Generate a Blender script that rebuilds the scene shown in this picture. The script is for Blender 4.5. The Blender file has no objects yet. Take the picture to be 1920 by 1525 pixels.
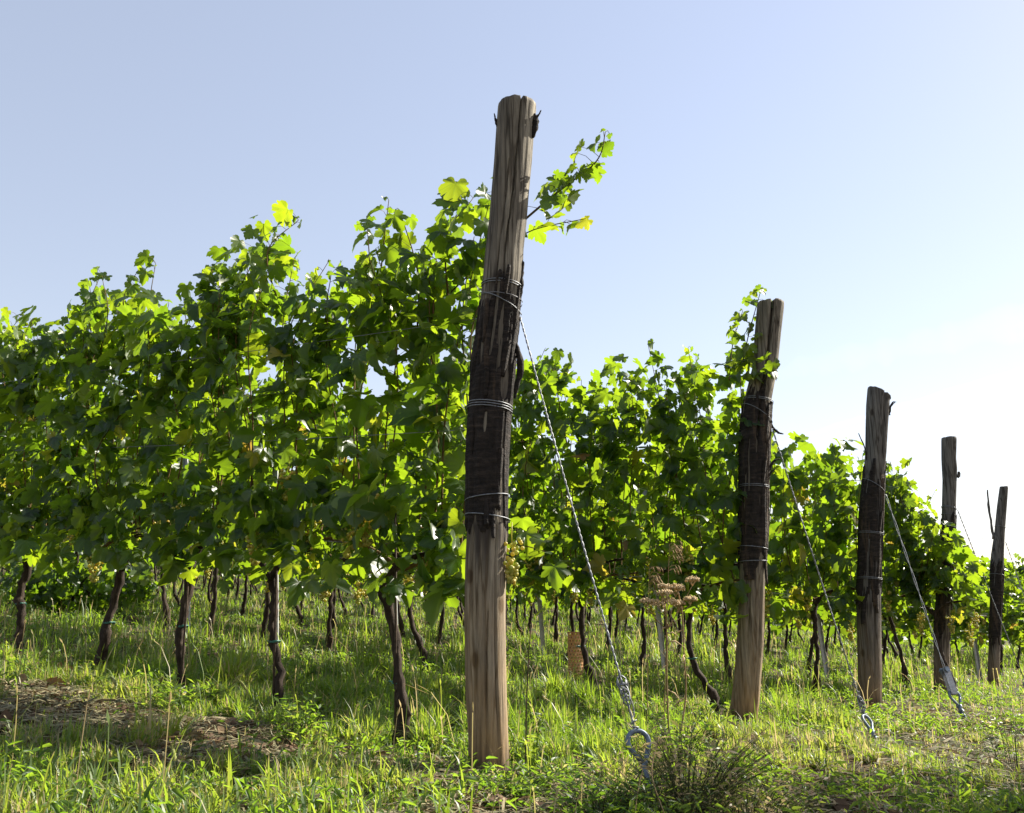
import bpy, math
import numpy as np
from mathutils import Vector

SC = bpy.context.scene
COL = SC.collection
rad = math.radians

# ------------------------------------------------------------------ camera, sky, sun, exposure
F_PX, CX, CY = 1737.0, 960.0, 762.5            # focal length and centre of the 1920 x 1525 photograph
PITCH = math.atan2(1212.0 - CY, F_PX)
CAM = np.array([0.08886, -3.65825, 0.44543])   # world origin = foot of the nearest end post

cam_data = bpy.data.cameras.new('camera')
cam_data.sensor_fit = 'HORIZONTAL'
cam_data.sensor_width = 36.0
cam_data.lens = 36.0 * F_PX / 1920.0
cam_data.clip_start = 0.05
cam_data.clip_end = 20000.0
cam = bpy.data.objects.new('camera', cam_data)
COL.objects.link(cam)
cam.location = CAM.tolist()
cam.rotation_euler = (rad(90) + PITCH, 0, 0)
SC.camera = cam

SUN_EL, SUN_AZ = rad(37.5), rad(60.0)          # azimuth clockwise from +Y
world = bpy.data.worlds.new('World')
SC.world = world
world.use_nodes = True
wn, wl = world.node_tree.nodes, world.node_tree.links
for n_ in list(wn): wn.remove(n_)
sky = wn.new('ShaderNodeTexSky')
sky.sky_type = 'NISHITA'
sky.sun_disc = False
sky.sun_elevation = SUN_EL
sky.sun_rotation = SUN_AZ
sky.altitude = 200
sky.air_density = 1.42
sky.dust_density = 0.3
sky.ozone_density = 4.0
bg = wn.new('ShaderNodeBackground')
bg.inputs['Strength'].default_value = 0.070
wo = wn.new('ShaderNodeOutputWorld')
wb = wn.new('ShaderNodeMix'); wb.data_type = 'RGBA'; wb.blend_type = 'MULTIPLY'; wb.inputs[0].default_value = 1.0
wb.inputs[7].default_value = (1.47, 1.10, 0.97, 1)          # hazy, slightly violet late-summer sky
wl.new(sky.outputs[0], wb.inputs[6])
hz = wn.new('ShaderNodeMix'); hz.data_type = 'RGBA'; hz.inputs[0].default_value = 0.316
hz.inputs[7].default_value = (3.90, 4.15, 4.50, 1)            # thin even haze over the whole sky
wl.new(wb.outputs[2], hz.inputs[6])
wl.new(hz.outputs[2], bg.inputs['Color'])
wl.new(bg.outputs[0], wo.inputs['Surface'])

sun_data = bpy.data.lights.new('sun', 'SUN')
sun_data.energy = 5.0
sun_data.angle = rad(0.53)
sun_data.color = (1.0, 0.93, 0.80)
sun = bpy.data.objects.new('sun', sun_data)
COL.objects.link(sun)
S_DIR = Vector((math.sin(SUN_AZ) * math.cos(SUN_EL), math.cos(SUN_AZ) * math.cos(SUN_EL), math.sin(SUN_EL)))
sun.rotation_euler = S_DIR.to_track_quat('Z', 'Y').to_euler()
sun.location = (8, 8, 12)

SC.view_settings.view_transform = 'Standard'
SC.view_settings.look = 'None'
SC.view_settings.gamma = 1.0
SC.view_settings.exposure = 1.50
SC.cycles.max_bounces = 10
SC.cycles.diffuse_bounces = 4
SC.cycles.transmission_bounces = 6
SC.cycles.transparent_max_bounces = 8

# ------------------------------------------------------------------ geometry of the slope
RH = np.array([-0.81120, 0.58476, 0.0])        # along a row, uphill (horizontal)
QH = np.array([0.58494, 0.81107, 0.0])         # from row to row
SLOPE = 0.1005
ROT_ROW = math.atan2(RH[1], RH[0])             # local X = along the row, local Y = towards the viewer's side
ROW_Q = [0.0, 2.55, 4.86, 7.2, 10.07, 13.25, 15.8, 18.3, 20.8, 23.4, 26.0, 28.6]

def hash2(ix, iy, seed):
    h = (ix.astype(np.int64) * 374761393 + iy.astype(np.int64) * 668265263 + seed * 974711) & 0xFFFFFFFF
    h = ((h ^ (h >> 13)) * 1274126177) & 0xFFFFFFFF
    return ((h ^ (h >> 16)) & 0xFFFF) / 65535.0
def vnoise(x, y, seed=0):
    x = np.asarray(x, float); y = np.asarray(y, float)
    ix, iy = np.floor(x), np.floor(y)
    fx, fy = x - ix, y - iy
    fx = fx * fx * (3 - 2 * fx); fy = fy * fy * (3 - 2 * fy)
    a, b = hash2(ix, iy, seed), hash2(ix + 1, iy, seed)
    c, d = hash2(ix, iy + 1, seed), hash2(ix + 1, iy + 1, seed)
    return (a * (1 - fx) + b * fx) * (1 - fy) + (c * (1 - fx) + d * fx) * fy
def fbm(x, y, seed=0, o=3):
    s, a, t = 0, 0.5, 0
    for k in range(o):
        s = s + a * vnoise(np.asarray(x) * 2 ** k, np.asarray(y) * 2 ** k, seed + k * 17); t += a; a *= 0.5
    return s / t
def rq(x, y):
    return x * RH[0] + y * RH[1], x * QH[0] + y * QH[1]
def ground_z(x, y):
    x = np.asarray(x, float); y = np.asarray(y, float)
    r, q = rq(x, y)
    z = SLOPE * r + 0.05 * (fbm(x * 0.9, y * 0.9, 3, 3) - 0.5)
    d2 = (r - 0.0) ** 2 + (q) ** 2
    # the tuft in front of the first post sits on a low hump
    return z
def W(r, q, h):
    p = RH * r + QH * q
    return np.array([p[0], p[1], float(ground_z(p[0], p[1])) + h])
def ray(px, py):
    a = (px - CX) / F_PX; b = (CY - py) / F_PX
    return np.array([a, math.cos(PITCH) - b * math.sin(PITCH), math.sin(PITCH) + b * math.cos(PITCH)])
NG = np.cross(np.array([QH[0], QH[1], 0.0]), np.array([RH[0], RH[1], SLOPE])); NG /= np.linalg.norm(NG)
def on_ground(px, py, h=0.0):
    d = ray(px, py)
    t = (np.array([0, 0, h]) - CAM) @ NG / (d @ NG)
    return CAM + d * t
def on_row(px, py, q):                          # (r, height over the plain slope) of a point in a row's vertical plane
    d = ray(px, py)
    t = (q - CAM @ QH) / (d @ QH)
    p = CAM + d * t
    r = p @ RH
    return r, p[2] - SLOPE * r
def project(p):
    d = np.asarray(p) - CAM
    fw = d[1] * math.cos(PITCH) + d[2] * math.sin(PITCH); up = d[2] * math.cos(PITCH) - d[1] * math.sin(PITCH)
    return CX + F_PX * d[0] / fw, CY - F_PX * up / fw, fw

# ------------------------------------------------------------------ helpers: materials
def new_mat(name):
    m = bpy.data.materials.new(name); m.use_nodes = True
    nt = m.node_tree
    for n in list(nt.nodes): nt.nodes.remove(n)
    out = nt.nodes.new('ShaderNodeOutputMaterial')
    return m, nt, out
def N(nt, typ, **kw):
    n = nt.nodes.new(typ)
    for k, v in kw.items():
        if k in n.inputs.keys(): n.inputs[k].default_value = v
        else: setattr(n, k, v)
    return n
def ramp(nt, fac, stops, interp='LINEAR'):
    r = nt.nodes.new('ShaderNodeValToRGB')
    r.color_ramp.interpolation = interp
    e = r.color_ramp.elements
    while len(e) < len(stops): e.new(0.5)
    for el, (p, c) in zip(e, stops):
        el.position = p; el.color = (c[0], c[1], c[2], 1)
    nt.links.new(fac, r.inputs['Fac'])
    return r
def noise(nt, scale, detail=4, stretch=None, rough=0.6, coord='Object'):
    tc = nt.nodes.new('ShaderNodeTexCoord')
    mp = nt.nodes.new('ShaderNodeMapping')
    if stretch: mp.inputs['Scale'].default_value = stretch
    nt.links.new(tc.outputs[coord], mp.inputs['Vector'])
    n = nt.nodes.new('ShaderNodeTexNoise')
    n.inputs['Scale'].default_value = scale; n.inputs['Detail'].default_value = detail; n.inputs['Roughness'].default_value = rough
    nt.links.new(mp.outputs[0], n.inputs['Vector'])
    return n
def mix_col(nt, fac, a, b, blend='MIX'):
    m = nt.nodes.new('ShaderNodeMix'); m.data_type = 'RGBA'; m.blend_type = blend
    for sock, v in ((m.inputs[0], fac), (m.inputs[6], a), (m.inputs[7], b)):
        if hasattr(v, 'is_linked') or hasattr(v, 'links'): nt.links.new(v, sock)
        elif isinstance(v, (tuple, list)): sock.default_value = (v[0], v[1], v[2], 1)
        else: sock.default_value = v
    return m.outputs[2]
def bump(nt, h, strength, dist):
    b = nt.nodes.new('ShaderNodeBump'); b.inputs['Strength'].default_value = strength; b.inputs['Distance'].default_value = dist
    nt.links.new(h, b.inputs['Height'])
    return b.outputs[0]

def leaf_like(name, cols, trans, mixfac, rough=0.45, spec=0.4, veins=False):
    m, nt, out = new_mat(name)
    at = N(nt, 'ShaderNodeAttribute', attribute_name='tint')
    base = ramp(nt, at.outputs['Fac'], cols).outputs[0]
    tr = ramp(nt, at.outputs['Fac'], trans).outputs[0]
    if veins:
        uv = N(nt, 'ShaderNodeAttribute', attribute_name='leafpos')
        sx = nt.nodes.new('ShaderNodeSeparateXYZ'); nt.links.new(uv.outputs['Vector'], sx.inputs[0])
        def M(op, a, b=None):
            k = nt.nodes.new('ShaderNodeMath'); k.operation = op
            for s, v in zip(k.inputs, (a, b)):
                if v is None: continue
                if isinstance(v, (int, float)): s.default_value = v
                else: nt.links.new(v, s)
            return k.outputs[0]
        th = M('ARCTAN2', sx.outputs[0], sx.outputs[1])
        rr = M('POWER', M('ADD', M('MULTIPLY', sx.outputs[0], sx.outputs[0]), M('MULTIPLY', sx.outputs[1], sx.outputs[1])), 0.5)
        v = M('MULTIPLY', M('ABSOLUTE', M('SINE', M('MULTIPLY', th, 3.3))), rr)
        mr = N(nt, 'ShaderNodeMapRange'); nt.links.new(v, mr.inputs[0])
        mr.inputs[1].default_value = 0.008; mr.inputs[2].default_value = 0.05; mr.inputs[3].default_value = 1; mr.inputs[4].default_value = 0
        vf = M('MULTIPLY', mr.outputs[0], 0.45)
        base = mix_col(nt, vf, base, (0.16, 0.22, 0.07))
        tr = mix_col(nt, M('MULTIPLY', mr.outputs[0], 0.35), tr, (0.10, 0.22, 0.02))
    geo = nt.nodes.new('ShaderNodeNewGeometry')
    back = mix_col(nt, 0.35, base, (0.20, 0.26, 0.15))
    col = mix_col(nt, geo.outputs['Backfacing'], base, back)
    pr = N(nt, 'ShaderNodeBsdfPrincipled')
    pr.inputs['Roughness'].default_value = rough
    pr.inputs['Specular IOR Level'].default_value = spec
    nt.links.new(col, pr.inputs['Base Color'])
    tb = nt.nodes.new('ShaderNodeBsdfTranslucent'); nt.links.new(tr, tb.inputs['Color'])
    mx = nt.nodes.new('ShaderNodeMixShader'); mx.inputs[0].default_value = mixfac
    nt.links.new(pr.outputs[0], mx.inputs[1]); nt.links.new(tb.outputs[0], mx.inputs[2])
    nt.links.new(mx.outputs[0], out.inputs['Surface'])
    return m

M_LEAF = leaf_like('vine_leaf',
    [(0.0, (0.007, 0.023, 0.009)), (0.5, (0.014, 0.036, 0.008)), (0.86, (0.040, 0.068, 0.011)), (0.95, (0.20, 0.19, 0.03)), (1.0, (0.22, 0.12, 0.04))],
    [(0.0, (0.20, 0.36, 0.012)), (0.5, (0.325, 0.475, 0.014)), (0.86, (0.50, 0.60, 0.018)), (0.95, (0.65, 0.60, 0.04)), (1.0, (0.42, 0.22, 0.05))],
    0.46, rough=0.38, spec=0.38, veins=True)
M_GRASS = leaf_like('grass_blade',
    [(0.0, (0.024, 0.052, 0.010)), (0.45, (0.052, 0.096, 0.016)), (0.7, (0.100, 0.130, 0.028)), (0.85, (0.24, 0.185, 0.085)), (1.0, (0.38, 0.28, 0.15))],
    [(0.0, (0.18, 0.36, 0.02)), (0.45, (0.36, 0.55, 0.03)), (0.7, (0.52, 0.60, 0.07)), (0.85, (0.58, 0.48, 0.20)), (1.0, (0.60, 0.46, 0.24))],
    0.43, rough=0.42, spec=0.3)
M_STRAW = leaf_like('straw',
    [(0.0, (0.05, 0.030, 0.018)), (0.5, (0.17, 0.11, 0.065)), (1.0, (0.40, 0.29, 0.18))],
    [(0.0, (0.05, 0.03, 0.02)), (0.5, (0.2, 0.13, 0.07)), (1.0, (0.42, 0.30, 0.18))], 0.15, rough=0.75, spec=0.12)

def wood_mat(name, c_dark, c_mid, c_light, warm, warm_amt, zlo, zhi):
    m, nt, out = new_mat(name)
    n1 = noise(nt, 14, 6, (1, 1, 0.09), 0.7)
    n2 = noise(nt, 70, 5, (1, 1, 0.05), 0.7)
    n3 = noise(nt, 3.2, 4, (1, 1, 0.5), 0.6)
    c = ramp(nt, n1.outputs[0], [(0.28, c_dark), (0.5, c_mid), (0.72, c_light)]).outputs[0]
    fine = ramp(nt, n2.outputs[0], [(0.3, (0.45, 0.45, 0.45)), (0.55, (1, 1, 1)), (0.8, (1.15, 1.12, 1.08))]).outputs[0]
    c = mix_col(nt, 0.9, c, fine, 'MULTIPLY')
    tck = nt.nodes.new('ShaderNodeTexCoord'); mpk = nt.nodes.new('ShaderNodeMapping'); mpk.inputs['Scale'].default_value = (1, 1, 0.55); nt.links.new(tck.outputs['Object'], mpk.inputs['Vector'])
    vk = nt.nodes.new('ShaderNodeTexVoronoi'); vk.inputs['Scale'].default_value = 7.0; nt.links.new(mpk.outputs[0], vk.inputs['Vector'])
    kn = ramp(nt, vk.outputs['Distance'], [(0.0, (0.12, 0.09, 0.07)), (0.09, (0.22, 0.17, 0.13)), (0.12, (0.75, 0.7, 0.62)), (0.17, (1, 1, 1))]).outputs[0]
    c = mix_col(nt, 0.85, c, kn, 'MULTIPLY')
    n4 = noise(nt, 26, 3, (1, 1, 0.035), 0.5)
    checks = ramp(nt, n4.outputs[0], [(0.455, (1, 1, 1)), (0.485, (0.22, 0.19, 0.16)), (0.50, (0.22, 0.19, 0.16)), (0.53, (1, 1, 1))]).outputs[0]
    c = mix_col(nt, 0.75, c, checks, 'MULTIPLY')
    tc = nt.nodes.new('ShaderNodeTexCoord'); sp = nt.nodes.new('ShaderNodeSeparateXYZ'); nt.links.new(tc.outputs['Object'], sp.inputs[0])
    mr = N(nt, 'ShaderNodeMapRange'); nt.links.new(sp.outputs[2], mr.inputs[0])
    mr.inputs[1].default_value = zhi; mr.inputs[2].default_value = zlo; mr.inputs[3].default_value = 0.0; mr.inputs[4].default_value = 1.0
    k = nt.nodes.new('ShaderNodeMath'); k.operation = 'MULTIPLY'; nt.links.new(mr.outputs[0], k.inputs[0])
    st = ramp(nt, n3.outputs[0], [(0.35, (0.25, 0.25, 0.25)), (0.65, (1, 1, 1))]).outputs[0]
    nt.links.new(st, k.inputs[1])
    k2 = nt.nodes.new('ShaderNodeMath'); k2.operation = 'MULTIPLY'; nt.links.new(k.outputs[0], k2.inputs[0]); k2.inputs[1].default_value = warm_amt
    c = mix_col(nt, k2.outputs[0], c, mix_col(nt, 1.0, warm, fine, 'MULTIPLY'))
    sa = N(nt, 'ShaderNodeAttribute', attribute_name='stain')
    c = mix_col(nt, sa.outputs['Fac'], c, mix_col(nt, 1.0, (0.040, 0.031, 0.026), fine, 'MULTIPLY'))
    pr = N(nt, 'ShaderNodeBsdfPrincipled'); pr.inputs['Roughness'].default_value = 0.85; pr.inputs['Specular IOR Level'].default_value = 0.25
    nt.links.new(c, pr.inputs['Base Color'])
    add = nt.nodes.new('ShaderNodeMath'); add.operation = 'ADD'; nt.links.new(n1.outputs[0], add.inputs[0]); nt.links.new(n2.outputs[0], add.inputs[1])
    nt.links.new(bump(nt, add.outputs[0], 0.9, 0.006), pr.inputs['Normal'])
    nt.links.new(pr.outputs[0], out.inputs['Surface'])
    return m
M_WOOD = wood_mat('weathered_wood', (0.058, 0.049, 0.038), (0.175, 0.153, 0.118), (0.39, 0.345, 0.265), (0.33, 0.20, 0.08), 0.9, 0.0, 1.1)
M_WOOD_GREY = wood_mat('grey_weathered_wood', (0.05, 0.046, 0.042), (0.13, 0.12, 0.108), (0.22, 0.205, 0.18), (0.30, 0.185, 0.08), 0.7, 0.0, 0.9)

def bark_mat(name, cols, scale, stretch, b=1.0, dist=0.01):
    m, nt, out = new_mat(name)
    n1 = noise(nt, scale, 7, stretch, 0.72)
    n2 = noise(nt, scale * 0.25, 4, None, 0.6)
    c = ramp(nt, n1.outputs[0], [(0.3, cols[0]), (0.52, cols[1]), (0.75, cols[2])]).outputs[0]
    c = mix_col(nt, 0.8, c, ramp(nt, n2.outputs[0], [(0.3, (0.55, 0.55, 0.55)), (0.7, (1.2, 1.15, 1.1))]).outputs[0], 'MULTIPLY')
    pr = N(nt, 'ShaderNodeBsdfPrincipled'); pr.inputs['Roughness'].default_value = 0.9; pr.inputs['Specular IOR Level'].default_value = 0.2
    nt.links.new(c, pr.inputs['Base Color'])
    nt.links.new(bump(nt, n1.outputs[0], b, dist), pr.inputs['Normal'])
    nt.links.new(pr.outputs[0], out.inputs['Surface'])
    return m
def post_bark():
    m, nt, out = new_mat('dark_post_bark')
    n1 = noise(nt, 26, 7, (0.4, 0.4, 2.6), 0.72)               # fine cross ridges
    n2 = noise(nt, 9, 5, (1, 1, 0.12), 0.65)                    # long torn strips
    n3 = noise(nt, 45, 6, None, 0.75)
    c = ramp(nt, n1.outputs[0], [(0.30, (0.008, 0.007, 0.006)), (0.52, (0.024, 0.019, 0.016)), (0.78, (0.080, 0.062, 0.048))]).outputs[0]
    strip = ramp(nt, n2.outputs[0], [(0.56, (0, 0, 0)), (0.64, (1, 1, 1))]).outputs[0]
    k = nt.nodes.new('ShaderNodeMath'); k.operation = 'MULTIPLY'; k.inputs[1].default_value = 0.55; nt.links.new(strip, k.inputs[0])
    c = mix_col(nt, k.outputs[0], c, (0.105, 0.072, 0.045))
    c = mix_col(nt, 0.8, c, ramp(nt, n3.outputs[0], [(0.3, (0.4, 0.4, 0.4)), (0.7, (1.5, 1.45, 1.4))]).outputs[0], 'MULTIPLY')
    pr = N(nt, 'ShaderNodeBsdfPrincipled'); pr.inputs['Roughness'].default_value = 0.85; pr.inputs['Specular IOR Level'].default_value = 0.25
    nt.links.new(c, pr.inputs['Base Color'])
    a = nt.nodes.new('ShaderNodeMath'); a.operation = 'ADD'; nt.links.new(n1.outputs[0], a.inputs[0]); nt.links.new(n3.outputs[0], a.inputs[1])
    nt.links.new(bump(nt, a.outputs[0], 1.0, 0.010), pr.inputs['Normal'])
    nt.links.new(pr.outputs[0], out.inputs['Surface'])
    return m
M_BARK = post_bark()
M_VINE = bark_mat('vine_bark', [(0.012, 0.009, 0.007), (0.040, 0.029, 0.022), (0.12, 0.09, 0.07)], 60, (1, 1, 0.12), 1.0, 0.008)
M_CANE = bark_mat('cane', [(0.07, 0.05, 0.02), (0.13, 0.085, 0.035), (0.20, 0.14, 0.06)], 40, (1, 1, 1), 0.3, 0.002)
M_TWIG = bark_mat('dead_twig', [(0.03, 0.022, 0.017), (0.07, 0.05, 0.038), (0.13, 0.10, 0.08)], 50, (1, 1, 1), 0.6, 0.003)
M_DRY = bark_mat('dried_flower', [(0.28, 0.195, 0.10), (0.55, 0.42, 0.24), (0.75, 0.60, 0.40)], 90, (1, 1, 1), 0.4, 0.003)
M_STALK = bark_mat('dry_stalk', [(0.14, 0.09, 0.05), (0.27, 0.19, 0.10), (0.42, 0.33, 0.2)], 60, (1, 1, 0.3), 0.3, 0.002)
M_CONTRAIL = None

def plain(name, col, rough, metallic=0.0, spec=0.5, var=0.25, scale=30):
    m, nt, out = new_mat(name)
    n1 = noise(nt, scale, 5, None, 0.65)
    lo = tuple(c * (1 - var) for c in col); hi = tuple(min(1, c * (1 + var)) for c in col)
    c = ramp(nt, n1.outputs[0], [(0.3, lo), (0.7, hi)]).outputs[0]
    pr = N(nt, 'ShaderNodeBsdfPrincipled'); pr.inputs['Roughness'].default_value = rough; pr.inputs['Metallic'].default_value = metallic
    pr.inputs['Specular IOR Level'].default_value = spec
    nt.links.new(c, pr.inputs['Base Color'])
    nt.links.new(bump(nt, n1.outputs[0], 0.3, 0.002), pr.inputs['Normal'])
    nt.links.new(pr.outputs[0], out.inputs['Surface'])
    return m
M_WIRE = plain('galvanised_wire', (0.20, 0.21, 0.225), 0.55, 0.6, 0.5, 0.35, 60)
M_WIRE_OLD = plain('dull_wire', (0.20, 0.20, 0.21), 0.5, 0.6, 0.5, 0.4, 60)
M_ANCHOR = plain('painted_anchor_steel', (0.12, 0.155, 0.20), 0.5, 0.35, 0.5, 0.35, 40)
M_STAKE = plain('zinc_stake', (0.42, 0.43, 0.43), 0.5, 0.5, 0.5, 0.25, 15)
M_GUARD = plain('orange_plastic_mesh', (0.56, 0.30, 0.14), 0.55, 0, 0.4, 0.2, 30)
M_TIE = plain('green_tie', (0.03, 0.13, 0.10), 0.5, 0, 0.4, 0.2, 60)
M_PETAL = plain('white_petal', (0.75, 0.72, 0.74), 0.6, 0, 0.3, 0.05, 60)

def grape_mat():
    m, nt, out = new_mat('grape_skin')
    at = N(nt, 'ShaderNodeAttribute', attribute_name='tint')
    c = ramp(nt, at.outputs['Fac'], [(0, (0.24, 0.29, 0.06)), (0.6, (0.44, 0.42, 0.09)), (1, (0.58, 0.42, 0.09))]).outputs[0]
    pr = N(nt, 'ShaderNodeBsdfPrincipled'); pr.inputs['Roughness'].default_value = 0.4
    nt.links.new(c, pr.inputs['Base Color'])
    tb = nt.nodes.new('ShaderNodeBsdfTranslucent')
    nt.links.new(ramp(nt, at.outputs['Fac'], [(0, (0.65, 0.70, 0.10)), (1, (0.90, 0.72, 0.12))]).outputs[0], tb.inputs['Color'])
    mx = nt.nodes.new('ShaderNodeMixShader'); mx.inputs[0].default_value = 0.4
    nt.links.new(pr.outputs[0], mx.inputs[1]); nt.links.new(tb.outputs[0], mx.inputs[2])
    nt.links.new(mx.outputs[0], out.inputs['Surface'])
    return m
M_GRAPE = grape_mat()

def soil_mat():
    m, nt, out = new_mat('soil')
    n1 = noise(nt, 1.6, 6, None, 0.65); n2 = noise(nt, 30, 6, None, 0.7)
    c = ramp(nt, n2.outputs[0], [(0.3, (0.035, 0.021, 0.014)), (0.55, (0.10, 0.060, 0.037)), (0.8, (0.21, 0.14, 0.09))]).outputs[0]
    g = ramp(nt, n2.outputs[0], [(0.3, (0.018, 0.03, 0.010)), (0.7, (0.06, 0.075, 0.025))]).outputs[0]
    f = ramp(nt, n1.outputs[0], [(0.42, (0, 0, 0)), (0.56, (1, 1, 1))]).outputs[0]
    c = mix_col(nt, f, c, g)
    pr = N(nt, 'ShaderNodeBsdfPrincipled'); pr.inputs['Roughness'].default_value = 0.95; pr.inputs['Specular IOR Level'].default_value = 0.15
    nt.links.new(c, pr.inputs['Base Color'])
    nt.links.new(bump(nt, n2.outputs[0], 1.0, 0.03), pr.inputs['Normal'])
    nt.links.new(pr.outputs[0], out.inputs['Surface'])
    return m
M_SOIL = soil_mat()

# ------------------------------------------------------------------ helpers: meshes and objects
def mesh_from(name, V, faces_by_n, mat, attrs=None, smooth=True):
    """V (n,3); faces_by_n: list of int arrays (k, sides)."""
    me = bpy.data.meshes.new(name)
    V = np.asarray(V, np.float32)
    me.vertices.add(len(V)); me.vertices.foreach_set('co', V.ravel())
    loops, starts, tot = [], [], 0
    for fa in faces_by_n:
        fa = np.asarray(fa, np.int32)
        if fa.size == 0: continue
        k, s = fa.shape
        loops.append(fa.ravel()); starts.append(tot + np.arange(k, dtype=np.int32) * s); tot += k * s
    loops = np.concatenate(loops); starts = np.concatenate(starts)
    me.loops.add(len(loops)); me.loops.foreach_set('vertex_index', loops)
    me.polygons.add(len(starts)); me.polygons.foreach_set('loop_start', starts.astype(np.int32))
    me.update(calc_edges=True)
    me.polygons.foreach_set('use_smooth', np.full(len(starts), smooth))
    for an, (typ, arr) in (attrs or {}).items():
        a = me.attributes.new(an, typ, 'POINT')
        a.data.foreach_set('value' if typ == 'FLOAT' else 'vector', np.asarray(arr, np.float32).ravel())
    me.materials.append(mat)
    me.validate(clean_customdata=False)
    return me
def obj(name, me, parent=None, loc=None, rotz=0.0):
    o = bpy.data.objects.new(name, me); COL.objects.link(o)
    if parent is not None: o.parent = parent
    if loc is not None: o.location = [float(c) for c in loc]
    if rotz: o.rotation_euler = (0, 0, rotz)
    return o
def tag(o, label=None, cat=None, group=None, kind=None):
    if label: o['label'] = label
    if cat: o['category'] = cat
    if group: o['group'] = group
    if kind: o['kind'] = kind
    return o
def thing(name, label, cat, loc, rotz=0.0, group=None):
    o = obj(name, None, None, loc, rotz)
    o.empty_display_size = 0.1
    return tag(o, label, cat, group)

class MB:
    """collects tubes, balls and sheets into one mesh"""
    def __init__(s): s.v, s.f3, s.f4, s.n, s.t = [], [], [], 0, []
    def add(s, v, f3=None, f4=None, tint=0.5):
        v = np.asarray(v, float)
        if f3 is not None and len(f3): s.f3.append(np.asarray(f3) + s.n)
        if f4 is not None and len(f4): s.f4.append(np.asarray(f4) + s.n)
        s.v.append(v); s.t.append(np.full(len(v), tint) if np.isscalar(tint) else np.asarray(tint)); s.n += len(v)
    def tube(s, pts, rads, n=6, cap=True, rough=0.0, rng=None, tint=0.5):
        P = np.asarray(pts, float); k = len(P)
        rads = np.full(k, rads) if np.isscalar(rads) else np.asarray(rads, float)
        T = np.gradient(P, axis=0); T /= np.linalg.norm(T, axis=1)[:, None] + 1e-12
        up = np.array([0, 0, 1.0]) if abs(T[0][2]) < 0.9 else np.array([1.0, 0, 0])
        A = np.zeros_like(P); a = np.cross(T[0], up); a /= np.linalg.norm(a)
        for i in range(k):
            a = a - T[i] * (a @ T[i]); a /= np.linalg.norm(a) + 1e-12; A[i] = a
        B = np.cross(T, A)
        th = np.arange(n) * 2 * math.pi / n
        rr = rads[:, None] * np.ones(n)
        if rough and rng is not None: rr = rr * (1 + rough * (rng.random((k, n)) - 0.5) * 2)
        v = P[:, None, :] + rr[..., None] * (np.cos(th)[None, :, None] * A[:, None, :] + np.sin(th)[None, :, None] * B[:, None, :])
        v = v.reshape(-1, 3)
        i, j = np.meshgrid(np.arange(k - 1), np.arange(n), indexing='ij'); i, j = i.ravel(), j.ravel(); j2 = (j + 1) % n
        f4 = np.stack([i * n + j, i * n + j2, (i + 1) * n + j2, (i + 1) * n + j], 1)
        f3 = []
        if cap:
            v = np.vstack([v, P[0], P[-1]])
            c0, c1 = k * n, k * n + 1
            for q in range(n):
                f3.append((c0, (q + 1) % n, q)); f3.append((c1, (k - 1) * n + q, (k - 1) * n + (q + 1) % n))
        s.add(v, f3, f4, tint)
    def ball(s, c, r, ball=None, tint=0.5, squash=(1, 1, 1)):
        bv, bf = ball
        s.add(bv * (np.asarray(squash) * r) + np.asarray(c), bf, None, tint)
    def mesh(s, name, mat, smooth=True):
        f = []
        if s.f3: f.append(np.vstack(s.f3))
        if s.f4: f.append(np.vstack(s.f4))
        return mesh_from(name, np.vstack(s.v), f, mat, {'tint': ('FLOAT', np.concatenate(s.t))}, smooth)
def curve_pts(ctrl, n):
    """Catmull-Rom through control points"""
    P = np.asarray(ctrl, float); P = np.vstack([2 * P[0] - P[1], P, 2 * P[-1] - P[-2]])
    m = len(P) - 3; u = np.linspace(0, m - 1e-9, n); i = np.floor(u).astype(int); t = (u - i)[:, None]
    p0, p1, p2, p3 = P[i], P[i + 1], P[i + 2], P[i + 3]
    return 0.5 * (2 * p1 + (p2 - p0) * t + (2 * p0 - 5 * p1 + 4 * p2 - p3) * t ** 2 + (3 * p1 - p0 - 3 * p2 + p3) * t ** 3)
def ico(sub):
    import bmesh
    bm = bmesh.new(); bmesh.ops.create_icosphere(bm, subdivisions=sub, radius=1.0)
    bm.verts.ensure_lookup_table()
    v = np.array([x.co[:] for x in bm.verts]); f = np.array([[q.index for q in fa.verts] for fa in bm.faces]); bm.free()
    return v, f
ICO1, ICO2 = ico(1), ico(2)

# ------------------------------------------------------------------ ground
def build_ground():
    def axis(lo, hi):
        a = [0.0]; st = 0.06
        while a[-1] < hi: a.append(a[-1] + st); st = min(st * (1.0 if a[-1] < 7 else 1.12), 40)
        b = [0.0]; st = 0.06
        while b[-1] > lo: b.append(b[-1] - st); st = min(st * (1.0 if b[-1] > -4 else 1.12), 40)
        return np.array(b[::-1][:-1] + a)
    x, y = axis(-420, 420), axis(-60, 620)
    X, Y = np.meshgrid(x, y, indexing='ij')
    Zg = ground_z(X, Y) + 0.02 * (fbm(X * 6, Y * 6, 11, 3) - 0.5)
    V = np.stack([X, Y, Zg], -1).reshape(-1, 3)
    nx, ny = len(x), len(y)
    i, j = np.meshgrid(np.arange(nx - 1), np.arange(ny - 1), indexing='ij'); i, j = i.ravel(), j.ravel()
    F = np.stack([i * ny + j, (i + 1) * ny + j, (i + 1) * ny + j + 1, i * ny + j + 1], 1)
    tag(obj('ground', mesh_from('ground', V, [F], M_SOIL)), kind='structure')
build_ground()

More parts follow.
